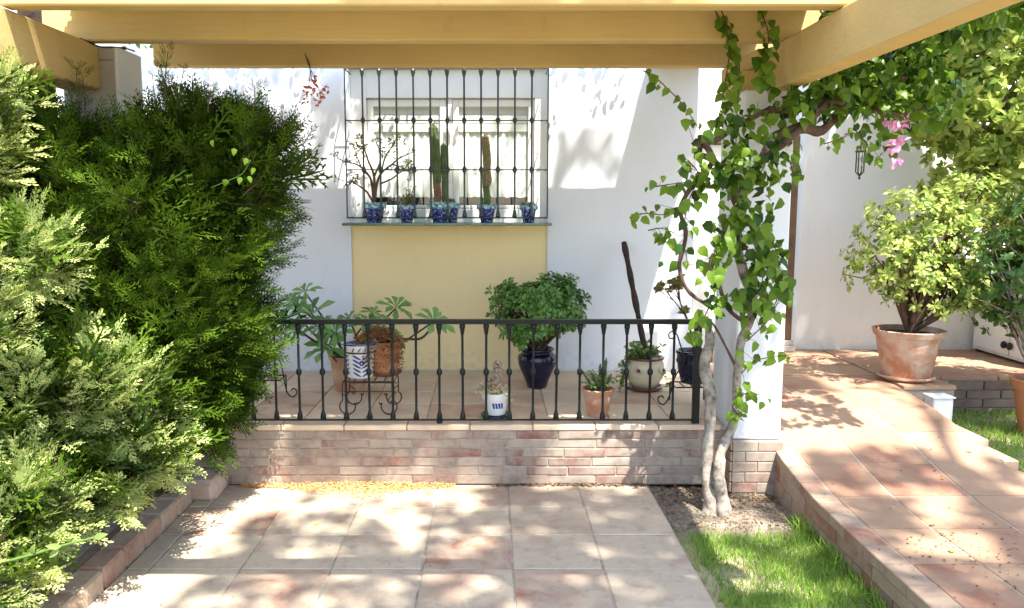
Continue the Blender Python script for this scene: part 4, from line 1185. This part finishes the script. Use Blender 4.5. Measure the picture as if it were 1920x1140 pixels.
# bright tall shrub behind, at right
tr = thing('tall_shrub', 'tall sunlit pale green shrub filling the upper right behind the potted bushes', 'shrub', (3.9, 5.7, .12))
segs = []; b = Vector((4.4, 6.3, .41)); tips = []
for c, r in [(tuple(at(px, py, Y)), (r_, .3, r_*.9)) for px, py, Y, r_ in ((1730,70,6.0,.38),(1800,30,6.0,.40),(1880,60,5.9,.42),(1770,190,6.1,.38),(1850,190,5.95,.40),(1900,330,6.0,.38),(1815,320,6.15,.34),(1960,180,5.8,.46),(1960,440,6.0,.4),(1750,0,5.9,.34),(1870,-60,5.9,.42),(1860,260,6.0,.34))]:
    for k in range(int(r[0]*r[2]*1500)):
        u = Vector(unit(1)[0]); q = random.uniform(.6, 1.08); p = Vector((c[0]+u.x*r[0]*q, c[1]+u.y*r[1]*q, c[2]+u.z*r[2]*q))
        if mn.noise(tuple(p*3.5)) < -.25: continue
        tips.append((p, u+Vector((0,-.1,.1))))
        if random.random() < .02:
            mid = b.lerp(Vector(c), .7)+Vector((random.gauss(0,.1), random.gauss(0,.1), 0)); cv = catmull([b+Vector((random.gauss(0,.05),0,0)), mid, p], 5); segs.append((cv, lerp_list([.010, .003], len(cv))))
branches(tr, segs, BARK); P, D, U = whorls([t[0] for t in tips], [t[1] for t in tips], 8, .07, 1.1, .1)
scatter_mesh('leaves', LEAF1+OVAL, P, D, RNG.uniform(.045,.095,len(P)), CITRUS, tr, up=U, flat=.8)

# ------------------------------------------------------------------ climbing bougainvillea
bg_ = thing('bougainvillea_vine', 'climbing bougainvillea with twisted grey trunks arching over the ramp from the pillar', 'climbing vine', (at(1340, 955, 4.1).x, 4.1, 0))
A = at
m = MB(); p = catmull([A(1330,975,4.06), A(1331,930,4.08), A(1328,880,4.10), A(1324,830,4.12), A(1334,795,4.14), A(1330,745,4.16), A(1324,700,4.18), A(1326,660,4.2), A(1330,628,4.22), A(1332,612,4.22)], 6)
p = [q+Vector((.007*sin(i*.45), .006*cos(i*.5), 0)) for i, q in enumerate(p)]; m.tube(p, [r*(1+.05*sin(i*1.1)+random.uniform(-.04,.04)) for i, r in enumerate(lerp_list([.048,.038,.031,.029,.028,.031,.030,.028,.024,.014], len(p)))], 12); m.build('trunk', BARK, bg_, True)
m = MB(); p = catmull([A(1356,970,4.03), A(1354,925,4.06), A(1346,890,4.03), A(1350,855,4.08), A(1364,825,4.13), A(1372,790,4.13), A(1386,750,4.12), A(1380,700,4.12), A(1388,655,4.12), A(1404,610,4.12), A(1408,560,4.12), A(1396,505,4.12), A(1378,450,4.12), A(1384,390,4.14), A(1400,340,4.15), A(1425,300,4.16), A(1450,262,4.18)], 6)
p = [q+Vector((.009*sin(i*.42+2), .006*cos(i*.5), 0)) for i, q in enumerate(p)]; m.tube(p, [r*(1+.05*sin(i*.9)+random.uniform(-.04,.04)) for i, r in enumerate(lerp_list([.042,.032,.025,.024,.023,.023,.026,.024,.022,.024], len(p)))], 12); m.build('trunk', BARK, bg_, True)
LIMBS = [([A(1450,262,4.18), A(1500,240,4.2), A(1540,245,4.25), A(1575,212,4.3), A(1625,205,4.4), A(1690,215,4.5), A(1740,200,4.7)], .034, .009),
 ([A(1425,300,4.16), A(1470,268,4.15), A(1520,225,4.15), A(1560,190,4.2), A(1600,205,4.3)], .022, .014),
 ([A(1440,205,4.2), A(1490,208,4.2), A(1540,190,4.22), A(1600,175,4.3), A(1680,150,4.4), A(1720,140,4.5)], .018, .008),
 ([A(1384,390,4.14), A(1360,340,4.1), A(1320,268,4.08), A(1306,285,4.05), A(1334,305,4.05), A(1300,345,4.03), A(1276,392,4.02), A(1286,440,4.02), A(1274,500,4.02), A(1290,545,4.04), A(1330,575,4.06)], .016, .009),
 ([A(1320,268,4.08), A(1345,262,4.08), A(1385,235,4.12), A(1440,205,4.2)], .013, .013),
 ([A(1404,610,4.12), A(1360,570,4.08), A(1345,480,4.1), A(1372,400,4.12)], .012, .008),
 ([A(1408,560,4.12), A(1440,520,4.1), A(1430,440,4.08), A(1450,380,4.1)], .009, .006),
 ([A(1400,340,4.15), A(1350,318,4.1), A(1370,290,4.1)], .012, .008),
 ([A(1386,700,4.12), A(1345,620,4.12), A(1330,600,4.14)], .008, .004)]
for pts, r0, r1 in LIMBS:
    m = MB(); c = catmull(pts, 7); m.tube(c, [r*(1+.1*sin(i*1.1)) for i, r in enumerate(lerp_list([r0, r1], len(c)))], 9); m.build('limb', BARK2, bg_, True)
# leafy shoots: (polyline, leaf spacing, leaf size, jitter)
SH = [([A(1205,132,4.15), A(1232,148,4.13), A(1275,190,4.1), A(1300,225,4.08), A(1320,255,4.06)], 12, .062, .018),
 ([A(1340,18,4.16), A(1362,60,4.15), A(1368,100,4.15), A(1360,150,4.14), A(1352,200,4.13), A(1340,245,4.12)], 24, .068, .022),
 ([A(1352,18,4.16), A(1372,70,4.15), A(1385,110,4.13), A(1386,150,4.12), A(1382,210,4.1), A(1380,270,4.08)], 17, .078, .02),
 ([A(1425,15,4.16), A(1440,60,4.15), A(1438,100,4.14), A(1432,130,4.12), A(1440,175,4.12)], 30, .072, .026),
 ([A(1180,408,4.02), A(1210,400,4.02), A(1245,402,4.02), A(1278,385,4.03)], 12, .055, .02),
 ([A(1215,432,4.02), A(1240,428,4.02), A(1270,440,4.03)], 7, .055, .02),
 ([A(1228,350,4.02), A(1260,345,4.02), A(1295,340,4.03)], 12, .055, .025),
 ([A(1290,300,4.0), A(1310,330,4.0), A(1290,380,4.0), A(1282,440,4.0), A(1290,500,4.0)], 30, .062, .04),
 ([A(1300,270,4.0), A(1330,285,4.0), A(1350,320,4.0), A(1380,300,4.0)], 22, .068, .05),
 ([A(1330,575,4.0), A(1318,600,4.0), A(1300,640,4.0)], 9, .075, .03),
 ([A(1345,540,4.02), A(1330,500,4.02), A(1350,450,4.02), A(1360,400,4.02)], 26, .068, .045),
 ([A(1390,700,4.05), A(1410,680,4.03), A(1440,670,4.02), A(1485,665,4.0)], 14, .058, .02),
 ([A(1375,745,4.05), A(1400,738,4.03), A(1440,742,4.02)], 13, .055, .022),
 ([A(1372,760,4.05), A(1385,780,4.04), A(1395,790,4.03)], 6, .05, .02),
 ([A(1400,640,4.05), A(1440,600,4.0), A(1462,560,4.0)], 12, .065, .03),
 ([A(1420,420,4.0), A(1455,470,4.0), A(1462,540,4.0), A(1440,600,4.0)], 26, .075, .05),
 ([A(1380,400,4.0), A(1400,470,4.0), A(1430,520,4.0), A(1410,580,4.0)], 26, .075, .055),
 ([A(1545,270,4.2), A(1570,262,4.2), A(1600,250,4.2)], 8, .058, .025),
 ([A(1600,240,4.3), A(1625,270,4.3), A(1632,300,4.3)], 14, .058, .03),
 ([A(1480,300,4.05), A(1490,325,4.02), A(1500,310,4.02)], 6, .05, .02)]
BL_ = [mesh_leaf('vine_leaf', 'heart', w, f_, c_, BOUG, t) for w, f_, c_, t in ((.74,.15,.15,.1),(.8,.1,.3,.35),(.7,.22,.1,.6),(.76,.12,.4,.8),(.72,.2,.2,1.0))]
segs = []; cnt = 0
for pts, nl, s, j in SH:
    c = catmull(pts, 5); segs.append((c, lerp_list([.0035, .002], len(c))))
    for k in range(nl):
        t = (k+.5)/nl*(len(c)-1); i = int(t); p = c[i].lerp(c[min(i+1, len(c)-1)], t-i)
        a = random.uniform(0, 6.28); d = Vector((cos(a)*.8, -abs(sin(a))*.5, -.75-random.random()*.5))
        p2 = p + Vector((random.gauss(0, j), random.gauss(0, j), random.gauss(0, j)))
        place_leaf(random.choice(BL_), bg_, p2, d, Vector((random.gauss(0,.5), -1, random.uniform(-.1,.8))), s*random.uniform(.45, 1.25)); cnt += 1
        segs.append(([p, (p+p2)/2+Vector((0,0,.004)), p2], [.0014,.0012,.001]))
tag(branches(bg_, segs, BARK2, 'shoots', 5), kind='stuff')
# massed leaves round the pillar and along the arch
P = []; S_ = []
def blob(px, py, Y, rx, ry, rY, n, s=.065):
    c = A(px, py, Y); k = Y/1500
    for _ in range(n):
        u = unit(1)[0]*random.random()**.4
        P.append((c.x+u[0]*rx*k, c.y+u[1]*rY, c.z+u[2]*ry*k)); S_.append(s*random.uniform(.5, 1.3))
for a in ((1385,230,4.08,55,45,.08,40),(1350,330,4.0,60,50,.10,50),(1405,350,4.0,70,75,.12,85),(1450,300,4.05,55,65,.10,55),(1390,450,4.02,55,70,.10,60),(1445,500,4.0,38,70,.10,50),(1420,560,4.0,45,50,.08,30),(1345,570,4.02,35,35,.06,18),
          (1480,190,4.15,70,35,.12,60),(1540,170,4.2,70,42,.15,95),(1610,160,4.3,85,55,.2,230),(1690,150,4.5,85,75,.3,330),(1735,190,4.7,45,70,.3,120),(1640,110,4.3,90,40,.2,110),(1700,90,4.5,70,50,.3,150),(1650,250,4.4,45,40,.15,40),(1560,215,4.25,30,15,.1,12)):
    blob(*a)
# unseen upper growth lying over the right-hand beam, which shades the arch
for _ in range(1500):
    x = random.uniform(1.62, 2.75); y = random.uniform(3.55, 4.5); h_ = 2.5+random.uniform(0,.22)
    if mn.noise((x*4, y*4, 3)) > -.25: P.append((x, y, h_)); S_.append(random.uniform(.06, .09))
# unseen loose growth added above the pergola behind the reed mat to dapple the wall
for _ in range(1500):
    x = random.uniform(-2.6, 1.2); y = random.uniform(5.6, 5.9); h_ = 2.9+random.uniform(-.2, .35)
    q = mn.noise((x*5, h_*6, y*5)); lim = .18 if x > .55 else (.30 if x > -.85 else .05)
    if q > lim: P.append((x, y, h_)); S_.append(random.uniform(.03, .06))
for _ in range(700):  # more unseen leaves, added to dapple the recessed wall
    x = random.uniform(2.2, 3.0); y = random.uniform(5.9, 6.5); h_ = 2.9+random.uniform(0, .4)
    if mn.noise((x*5, y*5, 8)) > .1: P.append((x, y, h_)); S_.append(random.uniform(.05, .08))
P = np.array(P); N = len(P); d = RNG.normal(0, .5, (N,3)); d[:,2] -= .6; d[:,1] -= .2
up = RNG.normal(0, .5, (N,3)); up[:,1] -= .6; up[:,2] += .5
tag(scatter_mesh('massed_leaves', HEART, P, d, np.array(S_), BOUG, bg_, up=up, flat=.2), kind='stuff')
# pink bracts
for (px, py, Y) in ((1668,232,4.2),(1688,236,4.2),(1682,268,4.2),(1672,274,4.22),(1694,262,4.2),(1680,300,4.2),(1700,228,4.25)):
    c = A(px, py, Y); Pp = unit(7)*.018+np.array(c); o = scatter_mesh('pink_flower', HEART, Pp, unit(7)+[0,-.3,0], .038, PINK, bg_, flat=1)
# coral blossoms hanging from a thin sprig left of the window
cs = thing('coral_sprig', 'hanging sprig of small coral red blossoms against the wall left of the window', 'flowering sprig', tuple(A(575, 120, 4.9)))
segs = []; P = []
for (px, py) in ((590,150),(578,172),(600,170),(572,190),(592,196),(604,185),(585,160),(610,165)):
    c = catmull([A(572,100,5.0), A(582,130,4.95), A(px,py,4.9)], 4); segs.append((c, lerp_list([.0022,.001], len(c))))
    for k in range(9): P.append(tuple(np.array(c[-1])+unit(1)[0]*.022))
tag(branches(cs, segs, BARK2, 'stems', 4), kind='stuff'); P = np.array(P); scatter_mesh('blossoms', LEAF1, P, unit(len(P)), RNG.uniform(.022,.042,len(P)), CORAL, cs, flat=1)

# ------------------------------------------------------------------ conifers at the left
SP1 = [spray_template(9, s_, .045, .25, 2) for s_ in (1, 2, 3)]
SP2 = [spray_template(8, s_, .075, .2, 3, 44) for s_ in (4, 5, 6)]
def conifer(root, blobs, nplume, mat, tmpl, plume_L, spray_L, per, upb=.5, gap=-.2, gap_s=4.2, upz=.6, keep=None):
    P = []; D = []; U = []; T = []; segs = []
    vol = [r[0]*r[2]+r[1]*r[2]+r[0]*r[1] for c, r in blobs]; tot = sum(vol)
    for (c, r), v in zip(blobs, vol):
        c = Vector(c)
        for k in range(int(nplume*v/tot)):
            u = Vector(unit(1)[0])
            q = random.uniform(.80, 1.0); p = Vector((c.x+u.x*r[0]*q, c.y+u.y*r[1]*q, c.z+u.z*r[2]*q))
            inside = False
            for (c2, r2) in blobs:
                e = Vector(((p.x-c2[0])/r2[0], (p.y-c2[1])/r2[1], (p.z-c2[2])/r2[2])).length
                if e < .62: inside = True; break
            if inside: continue
            if mn.noise(tuple(p*gap_s)) < gap: continue
            if keep and not keep(p): continue
            ax = (Vector((u.x/r[0], u.y/r[1], u.z/r[2])).normalized()*.8 + Vector((random.gauss(0,.3), random.gauss(0,.3), upb+random.gauss(0,.25)))).normalized()
            L = plume_L*random.uniform(.6, 1.25); tb = random.random()
            side = ax.orthogonal().normalized(); s2 = ax.cross(side)
            st_ = p - ax*L*.5
            segs.append(([st_-ax*.06, st_+ax*L*.7], [.004, .0015]))
            for i in range(per):
                t = (i+.5)/per; an = i*2.4+tb*6
                pos = st_ + ax*L*t; dr = ax*(.55+.6*t) + (side*cos(an)+s2*sin(an))*(.75-.45*t)
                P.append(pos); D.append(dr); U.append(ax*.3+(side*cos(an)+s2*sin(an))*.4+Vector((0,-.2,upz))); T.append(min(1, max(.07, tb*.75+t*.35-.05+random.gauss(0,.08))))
    P = np.array([tuple(p) for p in P]); D = np.array([tuple(p) for p in D]); U = np.array([tuple(p) for p in U])
    branches(root, segs, BARK2, 'branches', 4)
    return scatter_mesh('foliage', tmpl, P, D, RNG.uniform(.7, 1.3, len(P))*spray_L, mat, root, up=U, tint=np.array(T), flat=.35)
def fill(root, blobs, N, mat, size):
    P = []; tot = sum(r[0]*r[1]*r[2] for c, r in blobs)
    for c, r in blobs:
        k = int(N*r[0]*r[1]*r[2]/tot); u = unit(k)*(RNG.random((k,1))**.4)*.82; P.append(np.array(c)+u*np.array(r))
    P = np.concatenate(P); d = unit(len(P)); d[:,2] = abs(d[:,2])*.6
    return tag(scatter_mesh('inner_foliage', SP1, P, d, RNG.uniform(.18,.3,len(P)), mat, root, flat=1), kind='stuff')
cy_ = thing('cypress', 'large dark green cypress hedge beside the left pillar, trimmed on its right flank', 'conifer', (-2.0, 4.2, .05))
def B(px, py, Y, rpx, rY, rpy): 
    c = at(px, py, Y); k = Y/1500; return (tuple(c), (rpx*k, rY, rpy*k))
cb_ = [B(400,325,4.22,110,.34,110), B(478,322,4.18,78,.30,85), B(335,290,4.15,75,.32,70), B(395,450,4.15,110,.36,120), B(420,620,4.12,70,.32,110),
       B(250,430,4.05,150,.40,150), B(120,375,4.05,140,.40,140), B(330,600,4.0,140,.40,140), B(180,560,3.9,150,.40,150), B(375,750,4.1,70,.28,95), B(280,740,3.95,130,.35,120), B(40,480,3.9,120,.4,200), B(50,300,4.2,90,.35,70)]
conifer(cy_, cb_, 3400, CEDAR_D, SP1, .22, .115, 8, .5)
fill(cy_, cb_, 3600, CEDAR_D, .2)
m = MB()
for (a, b_) in (((-2.1,4.25,.0),(-1.55,4.2,1.5)), ((-2.2,4.2,0),(-2.0,4.2,2.0)), ((-1.8,4.2,0),(-1.45,4.15,1.0)), ((-2.4,4.1,0),(-2.5,4.1,1.8)), ((-1.9,4.3,.5),(-1.35,4.3,1.6))):
    c = catmull([a, Vector(a).lerp(Vector(b_), .5)+Vector((random.gauss(0,.06), 0, 0)), b_], 5); m.tube(c, lerp_list([.035,.01], len(c)), 7)
m.build('trunk', BARK2, cy_, True)
# sparse twigs poking up before the pillar and beam
tw = thing('sparse_cypress_shoots', 'thin sparse cypress shoots standing up against the left ochre beam', 'conifer', tuple(at(60, 300, 3.95)))
P = []; D = []; segs = []
for (bx0, by0, tx_, ty_) in ((60,230,12,60),(60,230,48,42),(60,230,52,100),(60,230,75,80),(55,200,28,90),(100,230,80,110),(150,220,143,125),(160,230,155,140),(310,210,315,95),(320,220,300,120),(300,230,285,140),(330,230,345,130),(390,210,395,165),(470,230,478,160),(260,260,245,190),(70,220,20,110)):
    a = at(bx0, by0, 3.95); e = at(tx_, ty_, 3.93+random.uniform(-.05,.05)); c = catmull([a, a.lerp(e, .5)+Vector((random.gauss(0,.01),0,0)), e], 5); segs.append((c, lerp_list([.004,.0018], len(c))))
    for q in range(2, len(c)):
        for s_ in (-1, 1): P.append(tuple(c[q])); D.append((s_*.7+random.gauss(0,.1), random.gauss(0,.4), .8))
tag(branches(tw, segs, BARK2, 'stems', 5), kind='stuff'); scatter_mesh('foliage', SP1, P, D, RNG.uniform(.04,.075,len(P)), CEDAR_D, tw, flat=.4)

ju = thing('juniper', 'spreading sunlit pale green juniper in front of the dark cypress', 'conifer', (-1.95, 3.3, .05))
jb = [B(45,480,3.35,100,.28,65), B(0,590,3.3,100,.3,80), B(130,715,3.3,110,.32,80), B(235,760,3.42,90,.28,85), B(50,770,3.15,130,.34,100), B(150,880,3.2,125,.32,100), B(270,850,3.42,65,.24,65), B(20,950,2.95,115,.34,110), B(120,930,3.1,80,.25,70), B(-40,1070,2.75,100,.3,70), B(-70,720,3.1,110,.35,170), B(-25,300,3.4,45,.2,55), B(-20,190,3.4,50,.2,40)]
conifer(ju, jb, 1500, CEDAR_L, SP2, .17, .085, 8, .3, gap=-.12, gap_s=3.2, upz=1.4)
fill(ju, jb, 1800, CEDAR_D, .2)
m = MB()
for (a, b_) in (((-1.95,3.3,.0),(-1.75,3.35,.75)), ((-2.1,3.2,0),(-2.2,3.3,1.3)), ((-1.95,3.3,0),(-2.0,3.0,.6))):
    c = catmull([a, Vector(a).lerp(Vector(b_), .5)+Vector((random.gauss(0,.06), 0, 0)), b_], 5); m.tube(c, lerp_list([.03,.01], len(c)), 7)
m.build('trunk', BARK2, ju, True)
# long pale shoot crossing the corner
ls = thing('long_shoot', 'long bare pale shoot with a few narrow leaves across the juniper at lower left', 'shoot', tuple(at(0, 1058, 2.6)))
m = MB(); c = catmull([at(-60,1075,2.6), at(0,1056,2.6), at(60,1040,2.62), at(120,1022,2.64), at(180,1007,2.66)], 5); m.tube(c, lerp_list([.006,.0035], len(c)), 7); m.build('stem', HERB, ls, True)
SHL = [mesh_leaf('shoot_leaf', 'leaf', .45, .2, .2, HERB, t) for t in (.6, .9)]
for (px, py, dx2, dz) in ((115,1025,-.3,.1),(112,1028,-.6,-.5),(22,1058,-.1,-1),(5,1052,-.5,.1),(178,1008,.8,.3),(60,1040,.2,.5)):
    place_leaf(SHL[0], ls, at(px, py, 2.62), (dx2, -.2, dz), (0,-1,.4), .05)
# little vine twig against the cypress
vt = thing('vine_twig', 'short twig with five pale heart leaves in front of the dark cypress', 'twig', tuple(at(440, 330, 3.75)))
m = MB(); c = catmull([at(395,352,3.8), at(430,338,3.76), at(455,325,3.74), at(470,300,3.72)], 5); m.tube(c, .0018, 5); m.build('stem', HERB, vt, True)
for (px, py) in ((424,336),(452,332),(466,330),(478,315),(462,296),(440,278),(398,262)): place_leaf(random.choice(BL_[1:3]), vt, at(px, py, 3.74), (random.gauss(0,.3), -.2, -1), (random.gauss(0,.5),-1,.3), .036)

# ------------------------------------------------------------------ debris
P = []; T = []
def pile(n, f, name, lab, mat, s0, s1, cat='fallen petals', tmpl=QUAD, par=None):
    Pq = np.array([f() for _ in range(n)]); d = RNG.normal(0, 1, (n,3)); d[:,2] *= .25
    o = scatter_mesh(name, tmpl, Pq, d, RNG.uniform(s0, s1, n), mat, None, flat=.35); return tag(o, lab, cat, kind='stuff')
def pf():
    t = random.random(); x = at(450, 915, 4.42).x + (at(850, 915, 4.42).x-at(450, 915, 4.42).x)*t
    w = .03+.15*math.exp(-((t-.55)/.24)**2); y = 4.448 - abs(random.gauss(0, .7))*w - .0
    if y < 4.448-w*1.3: y = 4.448-random.random()*w
    return (x, y, .004+random.random()*.016*(w/.1)*max(.1, 1-(4.448-y)/w))
pile(5200, pf, 'fallen_petals', 'drift of dry orange and yellow petals swept along the foot of the plinth', PETAL, .010, .022)
def lf():
    x = random.uniform(.0, .95) if random.random() < .4 else random.uniform(.93, 1.58)
    y = 4.45-abs(random.gauss(0, .012)) if x < .92 else 4.44-abs(random.gauss(0, .16)); 
    return (x, y, (.004 if x < .905 else soil_z(x, y)+.006))
pile(900, lf, 'leaf_litter', 'brown dead leaf litter on the soil between terrace and pillar', LITTER, .01, .032, 'leaf litter', LEAF1)
def rf():
    if random.random() < .6: x = random.gauss(2.0, .14); y = random.gauss(3.15, .2)
    else: x = random.uniform(1.65, 2.7); y = random.uniform(2.4, 5.4)
    x = min(max(x, 1.64), 2.72); y = max(y, 2.0); return (x, y, ramp_z(x, y)+.003)
pile(200, rf, 'ramp_debris', 'scattered dark crumbs of dead leaves on the lower ramp tiles', LITTER, .006, .02, 'debris', LEAF1)
def tf():
    x = random.uniform(-1.5, .85); y = random.uniform(2.6, 4.4); return (x, y, .004)
pile(36, tf, 'terrace_debris', 'few tiny dead leaf crumbs lying on the lower terrace tiles', LITTER, .005, .014, 'debris', LEAF1)
YL = mesh_leaf('yellow_leaf', 'leaf', .5, .1, .1, mat_leaf('yellow_fallen_leaf', (.50,.42,.04), (.60,.50,.08), .2), .5)
for (px, py, z, lb) in ((1772,900,.25,'yellow fallen leaf on the ramp nearest the right kerb'),(1783,1036,.16,'yellow fallen leaf on the lower ramp nearest the camera'),(1824,848,.30,'yellow fallen leaf high on the ramp by the right kerb'),(596,981,0,'olive yellow fallen leaf on the lower terrace tiles')):
    Y = None
    for y in np.arange(2.0, 6, .01):
        q = at(px, py, y)
        if q.z <= (ramp_z(q.x, y) if z else 0)+.004: Y = y; break
    q = at(px, py, Y or 3.5); o = bpy.data.objects.new('fallen_leaf', YL); COL.objects.link(o); o.location = q+Vector((0,0,.003)); o.scale = (.045,)*3; o.rotation_euler = (.1,.1,random.uniform(0,6)); tag(o, lb, 'leaf')
# small stones in the soil
def stn(): x = random.uniform(.92, 1.58); y = random.uniform(3.85, 4.43); return (x, y, soil_z(x, y)+.003)
SV = np.array([(0,0,-.3),(.5,0,0),(0,.5,0),(-.5,0,0),(0,-.5,0),(0,0,.35)], float); SF = [(0,2,1),(0,3,2),(0,4,3),(0,1,4),(5,1,2),(5,2,3),(5,3,4),(5,4,1)]
o = scatter_mesh('soil_clods', [(SV, SF)], np.array([stn() for _ in range(1500)]), unit(1500), RNG.uniform(.004,.018,1500)**1, SOIL, None, flat=1); tag(o, 'small clods and pebbles on the dry soil bed', 'pebbles', kind='stuff')

# ------------------------------------------------------------------ overhead shade tree (unseen, behind and right of the camera; crown shaped for its shade)
sh = thing('shade_tree', 'unseen tall tree whose high crown is laid out to shade the terrace', 'tree', (4.6, -1.8, 0))
k_ = Vector((-0.247, .457, -1)); P = []
def shade_prob(x, y):
    """how much of the ground spot (x,y) the crown covers"""
    n = mn.noise((x*2.2, y*2.2, 1)); n2 = mn.noise((x*5, y*5, 8)); o = .015
    if x < -1.25 and 1.5 < y < 4.9: return 0
    if 6.35 < y < 7.7 and x < 1.45:
        if x < -1.55: return .5 if n2 > -.05 else o
        if y < 6.93: return .5 if n2+.6*n > .05 else o
        return .25 if n2 > .28 else o
    if 1.45 < x < 2.8 and 6.62 < y:
        n3 = mn.noise((x*8, y*8, 3)); return o if (x < 2.35 and n3+.6*n > .22) or n3 > .5 else .9
    if x > 2.82 and 4.2 < y < 5.8: return .7 if n2+n > -.25 else o
    if 4.44 <= y < 5.1 and x < 1.3:
        if y < 4.535 and x < .1: return 0
        if .25 < x < .95: return .0
        return 1
    if 1.5 < y < 4.465 and -1.7 < x < .97:
        if .25 < x < .95 and y > 4.36: return 0
        if x < .05+.35*n:
            if y > 4.0+.12*n: return .25 if n2 > .25 else o
            return .6 if n*.5+n2 > -.12+.12*(y-3.7) else .05
        return .8
    if x >= .97 and x < 1.6 and y < 4.3: return .5 if n+.9*n2 > .05 else o
    if x >= 1.6 and x < 3.2 and y < 4.4: return .6 if n2*.9+n > -.32+(.25 if x > 2.3 else 0)+max(0, y-4.0)*.9 else o
    if x >= 1.2 and x < 2.15 and 5.45 < y < 6.62: return .8 if n2+n > -.35 else o
    if x >= 1.45 and x < 3.3 and 5.05 < y < 6.62: return .2 if n2 > .3 else .01
    return 0
Nt = 0
for _ in range(42000):
    x = random.uniform(-3.4, 4.2); y = random.uniform(1.2, 8.1)
    if random.random() < shade_prob(x, y):
        h = random.uniform(9.6, 11.2); p = Vector((x, y, 0)) - k_*h; P.append(tuple(p))
P = np.array(P); d = RNG.normal(0, 1, (len(P),3)); d[:,2] *= .4
scatter_mesh('crown', LEAF1, P, d, RNG.uniform(.10,.16,len(P)), BOUG, sh, flat=.35)
m = MB(); c = catmull([(4.6,-1.8,-.05),(4.5,-1.7,2),(4.3,-1.5,5),(4.2,-1.6,8.5)], 5); m.tube(c, lerp_list([.22,.12], len(c)), 12)
m.build('trunk', BARK, sh, True); m = MB()
for e in ((2.6,-2.6,10.1),(3.5,-2.0,10.1),(4.9,-.9,10.1),(5.4,.8,10.1),(5.8,2.3,10.1)):
    c = catmull([(4.2,-1.55,7.6), (4.2,-1.55,8.4), Vector((4.1,-1.4,9.0)).lerp(Vector(e), .5)+Vector((0,0,.1)), e], 5); m.tube(c, lerp_list([.07,.02], len(c)), 8)
m.build('limbs', BARK, sh, True)
